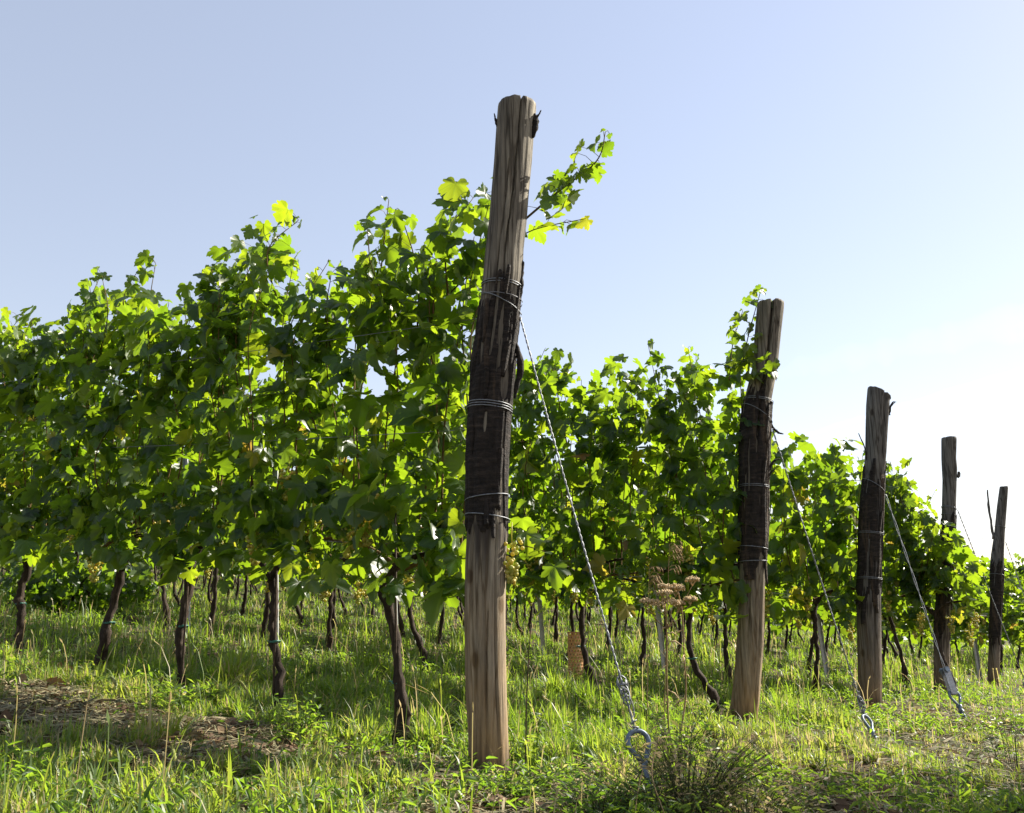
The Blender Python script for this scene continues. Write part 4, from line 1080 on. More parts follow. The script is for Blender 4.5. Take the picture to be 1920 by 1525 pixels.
E2 = at_depth(1626, 1352, d2 + 0.10)
an2, tip2 = eye_anchor(G2, E2, 0.034, 0.0085, 'rusty grey eye anchor in the grass in front of the third post', True, 0.7)
guy(1, 800, 0.95, tip2, 'twisted wire from the split second post down into the grass', 0.0026, 0.0028, 0.07, True, 0.01, None, 8)
G3 = on_ground(1812, 1356); G3[2] = float(ground_z(G3[0], G3[1])); d3 = project(G3)[2]
E3 = at_depth(1790, 1305, d3 + 0.12)
an3, tip3 = eye_anchor(G3, E3, 0.042, 0.010, 'silvery twisted anchor with a bracket below the fourth post', True, 0.3)
# bracket (wire strainer) between wire and eye
def strainer(tip, toward):
    d = unit(toward - tip); root = thing('wire_strainer', 'flat grey metal wire strainer hooked to the silvery twisted anchor', 'strainer', tip, 0)
    u = np.array([0.9, 0.3, 0.0]); u = unit(u - d * (u @ d)); v = np.cross(d, u)
    m = MB()
    def plate(c0, c1, w, t, cen):
        V = [];
        for e in (c0, c1):
            for (x, y) in ((-w, -t), (w, -t), (w, t), (-w, t)): V.append(d * e + u * x + v * (y + cen))
        m.add(V, None, [(0, 1, 2, 3), (4, 7, 6, 5), (0, 4, 5, 1), (1, 5, 6, 2), (2, 6, 7, 3), (3, 7, 4, 0)])
    plate(-0.03, 0.15, 0.029, 0.0025, -0.014); plate(-0.03, 0.15, 0.029, 0.0025, 0.014)
    plate(-0.032, -0.028, 0.026, 0.0165, 0)
    obj('bracket', m.mesh('bracket', M_WIRE, False), root)
    m = MB(); m.tube([d * 0.145 + v * -0.028, d * 0.145 + v * 0.028], 0.020, 12)
    m.tube([d * 0.145 + v * 0.024, d * 0.145 + v * 0.038], 0.026, 6)
    obj('spool', m.mesh('spool', M_ANCHOR, False), root)
    return tip + d * 0.15
s3 = strainer(tip3, posts[2][2](0.95, 930))
guy(2, 925, 0.95, s3, 'double wire from the third post down to the flat strainer', 0.0026, 0.006, 0.45, False, 0.0, 60)
G4 = on_ground(1945, 1318); G4[2] = float(ground_z(G4[0], G4[1]))
E4 = G4 + np.array([-0.05, 0.04, 0.16])
an4, tip4 = eye_anchor(G4, E4, 0.04, 0.010, 'eye anchor at the right border below the farthest post', True, 0.3)
guy(3, 955, 0.95, tip4, 'thin wire from the fourth post sloping past the farthest post', 0.0028, 0.003, 0.09, False, 0.01)
G5 = W(-0.75, ROW_Q[4] + 0.1, 0); E5 = G5 + np.array([-0.03, 0.02, 0.14])
an5, tip5 = eye_anchor(G5, E5, 0.04, 0.010, 'eye anchor outside the right border, farthest of the anchors', True, 0.3)
guy(4, 1015, 0.95, tip5, 'thin wire leaving the slim crooked post to the right', 0.003, 0.003, 0.12, False, 0.01)

# thin dark training rods beside the trunks of the nearest row
for (xb, yb, xt, yt, lab) in [(743, 1385, 735, 1150, 'thin dark training rod left of the knobbly trunk'), (514, 1322, 508, 1150, 'thin dark training rod left of the straight slim trunk'), (340, 1290, 346, 1130, 'thin dark training rod touching the wide-headed trunk')]:
    a = on_row(xb, yb, VINE_Q - 0.02); b = on_row(xt, yt, VINE_Q)
    base = W(a[0], VINE_Q - 0.02, 0); tp = W(b[0], VINE_Q, 0); tp[2] = SLOPE * b[0] + 1.0
    m = MB(); m.tube([np.array([0, 0, -0.1]), (tp - base) * 0.5, tp - base], 0.0055, 7)
    tag(obj('training_rod', m.mesh('training_rod', M_TWIG), None, base), lab, 'rod', 'thin training rods')

# ------------------------------------------------------------------ perforated tree guard
def tree_guard():
    b = on_ground(1080, 1285); b[2] = float(ground_z(b[0], b[1])); d = project(b)[2]
    R_ = 14.5 * d / F_PX; H = (1285 - 1192) * d / F_PX + 0.0
    m = MB(); n, rows = 15, 15; cw, ch = 2 * math.pi / n, H / rows
    for k in range(rows):
        for i in range(n):
            a0 = (i + 0.5 * (k % 2)) * cw; z0_ = k * ch
            outer = [(a0, z0_), (a0 + cw, z0_), (a0 + cw, z0_ + ch), (a0, z0_ + ch)]
            inn = [(a0 + cw * 0.2, z0_ + ch * 0.24), (a0 + cw * 0.8, z0_ + ch * 0.24), (a0 + cw * 0.8, z0_ + ch * 0.76), (a0 + cw * 0.2, z0_ + ch * 0.76)]
            V = [(R_ * math.cos(a), R_ * math.sin(a), z) for a, z in outer + inn]
            m.add(V, None, [(j, (j + 1) % 4, 4 + (j + 1) % 4, 4 + j) for j in range(4)])
    t = np.linspace(0, 2 * math.pi, 30)
    root = thing('tree_guard', 'orange-brown perforated plastic tube standing in the grass right of the nearest post', 'tree guard', b)
    o = obj('sleeve', m.mesh('sleeve', M_GUARD, False), root)
    sol = o.modifiers.new('thickness', 'SOLIDIFY'); sol.thickness = 0.002
    m = MB()
    for z in (0.0, H): m.tube(np.stack([R_ * np.cos(t), R_ * np.sin(t), np.full(30, z)], 1), 0.004, 6)
    obj('rim', m.mesh('rim', M_GUARD), root)
tree_guard()

# ------------------------------------------------------------------ dried flowers and tall stalks
def umbel(m, c, w, g):
    for k in range(150):
        a, r_ = g.uniform(0, 6.28), w * math.sqrt(g.random())
        p = np.array([r_ * math.cos(a), r_ * math.sin(a), 0.22 * w * (1 - (r_ / w) ** 2) + g.normal(0, 0.10 * w)])
        m.ball(np.asarray(c) + p, g.uniform(0.0028, 0.0055), ICO1, g.random(), (1, 1, g.uniform(0.7, 1.5)))
    for k in range(9):
        a = g.uniform(0, 6.28); r_ = w * 0.7
        m.tube([np.asarray(c) + (0, 0, -0.9 * w), np.asarray(c) + (r_ * 0.5 * math.cos(a), r_ * 0.5 * math.sin(a), -0.35 * w), np.asarray(c) + (r_ * math.cos(a), r_ * math.sin(a), 0)], 0.0011, 4)
def dried_plant():
    g = np.random.default_rng(61)
    b = on_ground(1256, 1425); b[2] = float(ground_z(b[0], b[1])); d = project(b)[2]
    root = thing('dried_flower', 'dead brown yarrow-like flower with flat clustered heads right of the twisted wire', 'dried flower', b)
    def L(px, py, dd=0.0): return at_depth(px, py, d + dd) - b
    st = MB()
    main = [[(0, 0, -0.05), L(1252, 1330), L(1250, 1250), L(1250, 1180), L(1247, 1142)], [(0.02, 0.02, -0.05), L(1285, 1310, 0.05), L(1283, 1230, 0.05), L(1279, 1150, 0.05), L(1272, 1112, 0.05)]]
    for c in main: st.tube(curve_pts(c, 24), np.linspace(0.0042, 0.0026, 24), 7, True, 0.1, g)
    heads = [(1247, 1132, 0.056, 0.0), (1248, 1112, 0.030, -0.03), (1266, 1103, 0.036, 0.02), (1244, 1100, 0.022, 0.05), (1298, 1088, 0.026, 0.05), (1294, 1124, 0.026, 0.02), (1212, 1128, 0.026, 0.0), (1272, 1132, 0.026, 0.03)]
    node = L(1250, 1180)
    for (x, y, w, dd) in heads:
        p = L(x, y, dd); st.tube(curve_pts([node, (node + p) / 2 + (0, 0, -0.02), p + (0, 0, -0.8 * w)], 8), np.linspace(0.0024, 0.0014, 8), 5)
        m = MB(); umbel(m, p, w * 1.15, g); obj('flower_head', m.mesh('flower_head', M_DRY), root)
    obj('stem', st.mesh('stem', M_STALK), root)
    for k in range(14):
        lf = MB()
        c = main[k % 2]; P = curve_pts(c, 60); p = P[g.integers(12, 50)]; a = g.uniform(0, 6.28); l = g.uniform(0.03, 0.08)
        q = p + (l * math.cos(a), l * math.sin(a), -l * g.uniform(0.2, 0.9))
        lf.tube([p, (p + q) / 2 + (0, 0, 0.012), q], [0.0012, 0.0035, 0.0008], 4)
        obj('withered_leaf', lf.mesh('withered_leaf', M_DRY), root)
dried_plant()
def panicle(px, py_b, py_t, dx, label, seed, depth_px):
    g = np.random.default_rng(seed)
    b = on_ground(px, depth_px); b[2] = float(ground_z(b[0], b[1])); d = project(b)[2]
    root = thing('wild_oat', label, 'grass stalk', b, 0, 'pale wild oat stalks')
    top = at_depth(px + dx, py_t, d) - b
    P = curve_pts([(0, 0, -0.02), top * 0.5 + (0.0, 0, 0), top * 0.85, top], 40)
    m = MB(); m.tube(P, np.linspace(0.0022, 0.0009, 40), 5); obj('stem', m.mesh('stem', M_STALK), root)
    m = MB()
    for k in range(26):
        p = P[int(g.uniform(27, 40))]; a = g.uniform(-0.6, 0.9); l = g.uniform(0.02, 0.06)
        q = p + np.array([l * math.cos(a), l * g.normal(0, 0.5), 0.012]); e = q + np.array([0.012 * math.cos(a), 0, -0.026])
        m.tube([p, (p + q) / 2 + (0, 0, 0.006), q], 0.0006, 3, False); m.tube([q, (q + e) / 2, e], [0.001, 0.0035, 0.0006], 5)
    obj('panicle', m.mesh('panicle', M_STALK), root)
panicle(1212, 1400, 1068, 5, 'drooping pale wild oat, left of the dried flower heads', 71, 1400)
panicle(1243, 1400, 1020, 12, 'taller pale wild oat rising above the dried flower heads', 72, 1410)
b = on_ground(985, 1455); b[2] = float(ground_z(b[0], b[1])); d = project(b)[2]
m = MB(); m.tube(curve_pts([(0, 0, -0.02), at_depth(987, 1330, d) - b, at_depth(992, 1220, d) - b, at_depth(999, 1130, d) - b], 24), np.linspace(0.0034, 0.0016, 24), 6)
tag(obj('dead_stalk', m.mesh('dead_stalk', M_TWIG), None, b), 'single thin dead stalk standing just right of the nearest post', 'stalk')

# weeds: clumps of fine branching stems
def weed(loc, h, spread, n, tint, label, seed, lean=(0, 0), leafy=6, group='weed clumps in the foreground', name='weed_clump', lsize=0.03):
    g = np.random.default_rng(seed); root = thing(name, label, 'weed', loc, 0, group)
    st = MB(); P, Nn, T, S, t = [], [], [], [], []
    for k in range(n):
        a = g.uniform(0, 6.28); r0 = spread * 0.35 * math.sqrt(g.random()); hh = h * g.uniform(0.45, 1.0); o = spread * g.uniform(0.1, 0.9)
        b_ = np.array([r0 * math.cos(a), r0 * math.sin(a), -0.02])
        e = b_ + np.array([o * math.cos(a) + lean[0] * hh, o * math.sin(a) + lean[1] * hh, hh])
        mid = (b_ + e) / 2 + np.array([-0.2 * o * math.cos(a), -0.2 * o * math.sin(a), hh * 0.12])
        c = curve_pts([b_, mid, e], 9); st.tube(c, np.linspace(0.0018, 0.0006, 9), 4, False)
        for j in range(leafy):
            p = c[g.integers(2, 9)]; aa = g.uniform(0, 6.28); dirv = np.array([math.cos(aa), math.sin(aa), g.uniform(0.1, 0.9)])
            P.append(p); T.append(dirv); Nn.append(np.array([0, 0, 1]) + g.normal(0, 0.5, 3)); S.append(lsize * g.uniform(0.6, 1.3)); t.append(np.clip(tint + g.normal(0, 0.16), 0, 1))
    obj('stems', st.mesh('stems', M_GRASS_DK), root)
    V, F3, tt, nv = [], [], [], 0
    P, T, Nn = np.array(P), unit(np.array(T)), unit(np.array(Nn)); X = unit(np.cross(T, Nn)); S = np.array(S)[:, None]
    q0, q1, q2, q3 = P, P + T * S * 0.45 + X * S * 0.14, P + T * S * 0.45 - X * S * 0.14, P + T * S - Nn * S * 0.15
    V = np.stack([q0, q1, q3, q2], 1).reshape(-1, 3); i = np.arange(len(P))[:, None] * 4
    obj('foliage', mesh_from('foliage', V, [np.concatenate([i + 0, i + 1, i + 2, i + 3], 1)], M_GRASS, {'tint': ('FLOAT', np.repeat(np.array(t), 4))}), root)
M_GRASS_DK = bark_mat('weed_stem', [(0.03, 0.045, 0.015), (0.06, 0.07, 0.025), (0.12, 0.11, 0.05)], 40, (1, 1, 1), 0.2, 0.001)
def gl(px, py):
    p = on_ground(px, py); p[2] = float(ground_z(p[0], p[1])); return p
weed(gl(1225, 1555), 0.18, 0.30, 130, 0.40, 'dark bushy weed clump round the foot of the blue-grey ring anchor', 81, leafy=8, lsize=0.02)
weed(gl(1290, 1545), 0.32, 0.24, 120, 0.90, 'tall straw-coloured wispy grass clump right behind the dark weeds at the ring anchor', 91, lean=(0.12, 0.0), leafy=5, lsize=0.035)
weed(gl(1120, 1545), 0.17, 0.24, 90, 0.12, 'low dark weed clump left of the ring anchor, at the bottom of the photo', 82, leafy=9)
weed(gl(1350, 1500), 0.22, 0.24, 90, 0.35, 'olive wispy weed clump right of the ring anchor', 83, leafy=8)
weed(gl(1275, 1440), 0.30, 0.20, 60, 0.30, 'upright green weed clump at the foot of the dried flower', 84, leafy=10)
weed(gl(1905, 1450), 0.36, 0.26, 24, 0.15, 'tall wispy dark weed at the right border', 85, leafy=12, lsize=0.02)
weed(gl(560, 1400), 0.22, 0.14, 30, 0.35, 'light green weed in front of the straight slim trunk', 86, leafy=10, lsize=0.04)
weed(gl(960, 1490), 0.11, 0.24, 80, 0.2, 'low leafy weed at the foot of the nearest post', 87, leafy=9)
weed(gl(330, 1340), 0.16, 0.22, 60, 0.4, 'bright weed tuft at the foot of the wide-headed trunk', 88, leafy=8, lsize=0.04)
weed(gl(1400, 1545), 0.17, 0.30, 120, 0.86, 'brown dead grass tuft right of the dark weeds at the bottom of the photo', 89, leafy=5, lsize=0.03)
weed(gl(1165, 1500), 0.15, 0.22, 80, 0.88, 'reddish-brown dead tuft just left of the ring anchor', 90, leafy=5, lsize=0.03)
weed(gl(1815, 1368), 0.10, 0.30, 110, 0.9, 'brown dead grass heap round the foot of the silvery anchor', 91, leafy=5, lsize=0.03)
# dry bent stems over the anchor weeds
for k, (pts, lab) in enumerate([([(1236, 1380), (1222, 1450), (1245, 1525)], 'pale bent dry grass stem in front of the ring anchor'), ([(1205, 1445), (1195, 1490), (1187, 1560)], 'thin pale dry stem left of the bent stem by the ring anchor')]):
    P = [at_depth(x, y, 2.75 - 0.1 * j) for j, (x, y) in enumerate(pts)]; o = P[-1].copy(); m = MB()
    m.tube(curve_pts(np.array(P) - o, 12), 0.0016, 5)
    tag(obj('dry_stem', m.mesh('dry_stem', M_STALK), None, o), lab, 'stem')
# twigs lying about
for k, (x0, y0, x1, y1, r_, lab) in enumerate([(1530, 1450, 1660, 1462, 0.007, 'dark fallen twig lying in the grass at the lower right'), (1710, 1444, 1790, 1442, 0.005, 'short dry twig right of the dark fallen twig'), (1440, 1405, 1530, 1440, 0.006, 'slanting dead twig beside the bare patch near the second post'), (770, 1440, 830, 1462, 0.004, 'small twig on the bare soil left of the nearest post')]):
    a, b = gl(x0, y0), gl(x1, y1); g = np.random.default_rng(300 + k); mid = (a + b) / 2 + np.array([g.normal(0, 0.03), g.normal(0, 0.03), 0.015]); m = MB()
    a[2] += 0.012; b[2] += 0.02
    m.tube(curve_pts([a - a, mid - a, b - a], 12), np.linspace(r_, r_ * 0.5, 12), 6, True, 0.2, g)
    m.tube([mid - a, mid - a + (0.06, 0.03, 0.04)], [r_ * 0.6, r_ * 0.2], 5)
    tag(obj('fallen_twig', m.mesh('fallen_twig', M_TWIG), None, a), lab, 'twig', 'twigs lying in the grass')

# ------------------------------------------------------------------ grass
rngg = np.random.default_rng(5)
BARE = [(100, 1345, 0.42, 0.28), (230, 1370, 0.5, 0.22), (420, 1385, 0.35, 0.15), (40, 1300, 0.4, 0.25), (620, 1425, 0.35, 0.13), (800, 1450, 0.35, 0.16), (480, 1430, 0.3, 0.12), (1455, 1400, 0.28, 0.13), (1800, 1358, 0.45, 0.22), (1540, 1475, 0.22, 0.1), (1560, 1510, 0.2, 0.1), (880, 1480, 0.25, 0.12), (300, 1440, 0.3, 0.1), (1130, 1500, 0.25, 0.12)]
BC = [(gl(x, y), a_ * 0.78, b_ * 0.78) for x, y, a_, b_ in BARE]
def bare_mask(x, y):
    m = np.zeros(len(x))
    wob = 0.5 + fbm(x * 5, y * 5, 31, 3)
    for c, a_, b_ in BC:
        dx, dy = x - c[0], y - c[1]
        d = np.sqrt((dx / a_) ** 2 + (dy / (b_ * 1.6)) ** 2) * wob
        m = np.maximum(m, np.clip(1.25 - d, 0, 1) * 1.0)
    return np.clip(m * 1.6, 0, 1)
def scatter(n, dmin, dmax, power, half=rad(36)):
    u = rngg.random(n); k = 2 - power
    d = (dmin ** k + u * (dmax ** k - dmin ** k)) ** (1 / k)
    a = rngg.uniform(-half, half, n)
    return CAM[0] + d * np.sin(a), CAM[1] + d * np.cos(a), d
def blades_mesh(name, x, y, h, w, az, bend, tint, seg3=True, mat=None, z_off=-0.01, base_t=None):
    z = ground_z(x, y) + z_off
    n = len(x); dx, dy = np.cos(az), np.sin(az)
    px, py = -dy, dx                                            # blade width direction
    lv = [(0, 1.0), (0.4, 0.95), (0.75, 0.6), (1.0, 0.0)] if seg3 else [(0, 1.0), (0.55, 0.8), (1.0, 0)]
    V = []
    for u, ww in lv:
        ox = bend * h * u * u; oz = h * (u - 0.42 * np.clip(bend, 0, 1.6) * u * u * u)
        cx, cy, cz = x + dx * ox, y + dy * ox, z + oz
        if ww > 0:
            V.append(np.stack([cx - px * w * ww / 2, cy - py * w * ww / 2, cz], 1)); V.append(np.stack([cx + px * w * ww / 2, cy + py * w * ww / 2, cz], 1))
        else: V.append(np.stack([cx, cy, cz], 1))
    k = len(V); V = np.stack(V, 1).reshape(-1, 3); b0 = np.arange(n)[:, None] * k
    F4 = [np.concatenate([b0 + 2 * i, b0 + 2 * i + 1, b0 + 2 * i + 3, b0 + 2 * i + 2], 1) for i in range(len(lv) - 2)]
    F3 = np.concatenate([b0 + k - 3, b0 + k - 2, b0 + k - 1], 1)
    return mesh_from(name, V, [F3, np.vstack(F4)], mat or M_GRASS, {'tint': ('FLOAT', np.repeat(tint, k))})
def row_dist(q):
    return np.min(np.abs(q[:, None] - np.array(ROW_Q)[None, :]), 1)
def lawn(n, dmin, dmax, power, seg3):
    x, y, d = scatter(n, dmin, dmax, power)
    r, q = rq(x, y)
    # tussocks: pull blades together
    cell = 0.11 + 0.02 * d
    jx, jy = np.floor(x / cell), np.floor(y / cell)
    cxn, cyn = (jx + hash2(jx, jy, 7)) * cell, (jy + hash2(jx, jy, 8)) * cell
    pull = 0.55 * hash2(jx, jy, 9)
    x, y = x + (cxn - x) * pull, y + (cyn - y) * pull
    clump = hash2(jx, jy, 10)
    bm = bare_mask(x, y)
    big = fbm(x * 0.8, y * 0.8, 41, 3); mid = fbm(x * 2.6, y * 2.6, 43, 3)
    keep = rngg.random(len(x)) > bm * 0.66
    head = np.clip((-r + 0.1) / 0.8, 0, 1)                        # mown headland in front of the posts
    fore = np.clip((-q - 0.02) / 0.35, 0, 1)                       # strip in front of the nearest row
    soil = np.clip((fbm(x * 2.1, y * 2.1, 47, 4) - 0.45) * 9, 0, 1)
    under = np.clip(1 - row_dist(q) / 0.45, 0, 1)
    keep &= rngg.random(len(x)) > 0.80 * soil * np.clip(np.maximum(0.8 * head, fore) + 0.5 * under, 0, 1)
    h = (0.085 + 0.14 * mid) * (0.65 + 0.7 * clump)
    h = h * (1 - 0.50 * head) * (1 - 0.38 * fore) * (1 - 0.5 * bm) * (1 - 0.4 * soil) * (1 - 0.38 * under)
    h = h * rngg.uniform(0.5, 1.25, len(x)) * np.where((d > 7) & (r > 0.5), 1.3, 1.0)
    tall = rngg.random(len(x)) < 0.02; h = np.where(tall, h * 1.7, h)
    tint = 0.36 + 0.25 * (big - 0.5) + 0.30 * (clump - 0.5) + rngg.normal(0, 0.09, len(x)) + 0.17 * head + 0.12 * fore + 0.05
    dry = rngg.random(len(x)) < 0.08 + 0.2 * bm + 0.26 * head * (mid > 0.47) + 0.14 * fore + 0.18 * soil
    tint = np.where(dry, rngg.uniform(0.78, 1.0, len(x)), np.clip(tint, 0.02, 0.70))
    w = (0.0022 + 0.0032 * rngg.random(len(x)) ** 2) * np.clip(0.75 + d * 0.13, 0.9, 3.5) * (1 + 0.7 * (clump > 0.8))
    az = rngg.uniform(0, 6.283, len(x)); bend = np.abs(rngg.normal(0.5, 0.5, len(x)))
    return [a[keep] for a in (x, y, h, w, az, bend, tint)]
A = lawn(210000, 1.6, 6.5, 0.6, True); Bb = lawn(120000, 6.0, 45.0, 1.35, False)
tag(obj('grass', blades_mesh('grass', *A, seg3=True)), 'green grass with dry blades growing between and in front of the vine rows', 'grass', None, 'stuff')
tag(obj('far_grass', blades_mesh('far_grass', *Bb, seg3=False)), 'grass under and between the rows farther up the slope', 'grass', None, 'stuff')
# wide-bladed young grass at the bottom left
def broad():
    n = 900; px = rngg.uniform(-150, 900, n); py = rngg.uniform(1440, 1640, n)
    P = np.array([on_ground(a, b) for a, b in zip(px, py)]); keep = rngg.random(n) < 0.3 + 0.7 * (vnoise(P[:, 0] * 3, P[:, 1] * 3, 91) > 0.45)
    P = P[keep]; n = len(P)
    return blades_mesh('broad_grass', P[:, 0], P[:, 1], rngg.uniform(0.07, 0.17, n), rngg.uniform(0.006, 0.011, n), rngg.uniform(0, 6.28, n), np.abs(rngg.normal(0.5, 0.35, n)), np.clip(rngg.normal(0.5, 0.12, n), 0, 0.7))
tag(obj('broad_grass', broad()), 'broad bright grass blades along the bottom left of the photo', 'grass', None, 'stuff')
# straw and litter on the bare patches
def straw(n):
    x, y, d = scatter(n * 6, 1.8, 9, 0.6); bm = bare_mask(x, y); r, q = rq(x, y)
    fore = np.clip((-q - 0.02) / 0.35, 0, 1); keep = rngg.random(len(x)) < np.clip(bm * 0.9 + 0.14 * (r < -0.1) + 0.03 + 0.25 * fore * (fbm(x * 2.1, y * 2.1, 47, 4) > 0.47), 0, 1); x, y, d = x[keep][:n], y[keep][:n], d[keep][:n]; n = len(x)
    z = ground_z(x, y) + rngg.uniform(0.008, 0.035, n); az = rngg.uniform(0, 6.28, n); L = rngg.uniform(0.03, 0.16, n); w = rngg.uniform(0.0012, 0.0035, n) * np.clip(0.7 + d * 0.12, 1, 2)
    tl = rngg.normal(0, 0.18, n); D = np.stack([np.cos(az), np.sin(az), tl], 1); X = np.stack([-np.sin(az), np.cos(az), rngg.normal(0, 0.4, n)], 1)
    c = np.stack([x, y, z], 1); a_, b_ = c - D * L[:, None] / 2, c + D * L[:, None] / 2; m_ = c + np.array([0, 0, 1]) * (L * rngg.uniform(0, 0.12, n))[:, None]
    X = X * w[:, None]
    V = np.stack([a_ - X, a_ + X, m_ + X, m_ - X, b_ + X * 0.4, b_ - X * 0.4], 1).reshape(-1, 3); i = np.arange(n)[:, None] * 6
    F = np.vstack([np.concatenate([i, i + 1, i + 2, i + 3], 1), np.concatenate([i + 3, i + 2, i + 4, i + 5], 1)])
    tt = np.where(rngg.random(n) < 0.75, rngg.uniform(0.85, 1.0, n), 0.78)
    tag(obj('straw', mesh_from('straw', V, [F], M_STRAW, {'tint': ('FLOAT', np.repeat(rngg.beta(1.6, 1.3, n), 6))})), 'dry straw and cut grass lying on the bare soil patches', 'straw', None, 'stuff')
straw(24000)
# clods of earth and dead leaf scraps on the bare patches
def clods(n):
    x, y, d = scatter(n * 8, 1.8, 8, 0.6); bm = bare_mask(x, y); r, q = rq(x, y); fore = np.clip((-q - 0.02) / 0.35, 0, 1)
    keep = rngg.random(len(x)) < np.clip(bm * 0.8 + 0.25 * fore * (fbm(x * 2.1, y * 2.1, 47, 4) > 0.48), 0, 1); x, y = x[keep][:n], y[keep][:n]; n = len(x)
    bv, bf = ICO1; k = len(bv); rr = rngg.gamma(2.0, 0.006, n) + 0.004
    V = bv[None] * (1 + 0.5 * (rngg.random((n, k, 1)) - 0.5)) * rr[:, None, None] * np.stack([rngg.uniform(0.7, 1.4, n), rngg.uniform(0.7, 1.4, n), rngg.uniform(0.4, 0.8, n)], 1)[:, None, :] + np.stack([x, y, ground_z(x, y) + rr * 0.2], 1)[:, None, :]
    F = (bf[None] + (np.arange(n) * k)[:, None, None]).reshape(-1, 3)
    tag(obj('soil_clods', mesh_from('soil_clods', V.reshape(-1, 3), [F], M_CLOD, None, False)), 'crumbs and clods of brown soil on the bare patches', 'soil', None, 'stuff')
    m_ = n // 2; ix = rngg.integers(0, n, m_); P = np.stack([x[ix] + rngg.normal(0, 0.05, m_), y[ix] + rngg.normal(0, 0.05, m_), 0 * x[ix]], 1); P[:, 2] = ground_z(P[:, 0], P[:, 1]) + rngg.uniform(0.005, 0.03, m_)
    tag(obj('leaf_litter', leaves_mesh('leaf_litter', P, rngg.normal(0, 0.5, (m_, 3)) + (0, 0, 0.9), rngg.normal(0, 1, (m_, 3)), rngg.uniform(0.015, 0.06, m_), rngg.beta(1.4, 2, m_), 2, rngg, M_STRAW)), 'brown scraps of dead leaf on the bare patches', 'litter', None, 'stuff')
M_CLOD = bark_mat('clod', [(0.05, 0.03, 0.02), (0.12, 0.075, 0.048), (0.22, 0.15, 0.10)], 40, (1, 1, 1), 0.8, 0.004)
clods(3500)
# thin dry flowering stalks of grass standing above the sward
def seed_stalks(n):
    x, y, d = scatter(n, 1.8, 16, 0.8); r, q = rq(x, y)
    keep = rngg.random(n) < np.clip((fbm(x * 1.3, y * 1.3, 61, 3) - 0.35) * 3, 0.1, 1); x, y, d, r = x[keep], y[keep], d[keep], r[keep]; n = len(x)
    h = rngg.uniform(0.12, 0.34, n) * np.where(r < -0.2, 0.6, 1); az = rngg.uniform(0, 6.28, n); b = np.abs(rngg.normal(0.25, 0.22, n)); w = rngg.uniform(0.0011, 0.0017, n) * np.clip(0.6 + d * 0.16, 1, 3)
    z0 = ground_z(x, y); D = np.stack([np.cos(az), np.sin(az), 0 * az], 1); X = np.stack([-np.sin(az), np.cos(az), 0 * az], 1); V = []
    for u in (0, 0.5, 0.82):
        c = np.stack([x, y, z0 + h * u], 1) + D * (b * h * u * u)[:, None]; V += [c - X * w[:, None], c + X * w[:, None]]
    tip = np.stack([x, y, z0 + h * 0.95], 1) + D * (b * h * 1.1)[:, None]; hw = rngg.uniform(0.0022, 0.0055, n)[:, None] * np.clip(0.6 + d * 0.12, 1, 2)[:, None]
    mid = (c + tip) / 2
    V += [mid - X * hw, mid + X * hw, mid - (np.array([0, 0, 1.0]) * 0.6 + D * 0.6) * hw, mid + (np.array([0, 0, 1.0]) * 0.6 + D * 0.6) * hw, tip]
    V = np.stack(V, 1).reshape(-1, 3); i = np.arange(n)[:, None] * 11; cc = lambda *k: np.concatenate([i + a for a in k], 1)
    F4 = np.vstack([cc(0, 1, 3, 2), cc(2, 3, 5, 4)]); F3 = np.vstack([cc(4, 7, 6), cc(6, 7, 10), cc(4, 9, 8), cc(8, 9, 10)])
    tt = np.where(rngg.random(n) < 0.6, rngg.uniform(0.8, 0.98, n), rngg.uniform(0.45, 0.7, n))
    tag(obj('seed_stalks', mesh_from('seed_stalks', V, [F3, F4], M_GRASS, {'tint': ('FLOAT', np.repeat(tt, 11))})), 'thin pale grass stalks with small seed heads above the grass', 'grass', None, 'stuff')
seed_stalks(4200)
# small broad leaved herbs
def herbs(n):
    x, y, d = scatter(n, 1.7, 14, 0.9); r, q = rq(x, y)
    cl = fbm(x * 1.7, y * 1.7, 57, 3); keep = rngg.random(n) < np.clip((cl - 0.42) * 5, 0.04, 1)
    x, y = x[keep], y[keep]; n = len(x); k = 7
    X, Y = np.repeat(x, k), np.repeat(y, k); m_ = len(X)
    a = rngg.uniform(0, 6.28, m_); rr = rngg.uniform(0.005, 0.06, m_); h = np.repeat(rngg.uniform(0.02, 0.13, n), k) * rngg.uniform(0.4, 1, m_)
    X, Y = X + rr * np.cos(a), Y + rr * np.sin(a); P = np.stack([X, Y, ground_z(X, Y) + h], 1)
    T = np.stack([np.cos(a), np.sin(a), rngg.normal(0.15, 0.35, m_)], 1); Nn = rngg.normal(0, 0.4, (m_, 3)) + np.array([0, 0, 1.0])
    tag(obj('herbs', leaves_mesh('herbs', P, Nn, T, rngg.uniform(0.018, 0.045, m_), np.clip(rngg.normal(0.33, 0.15, m_), 0, 0.75), 3, rngg, M_GRASS)), 'small leafy herbs mixed into the grass', 'herbs', None, 'stuff')
herbs(14000)

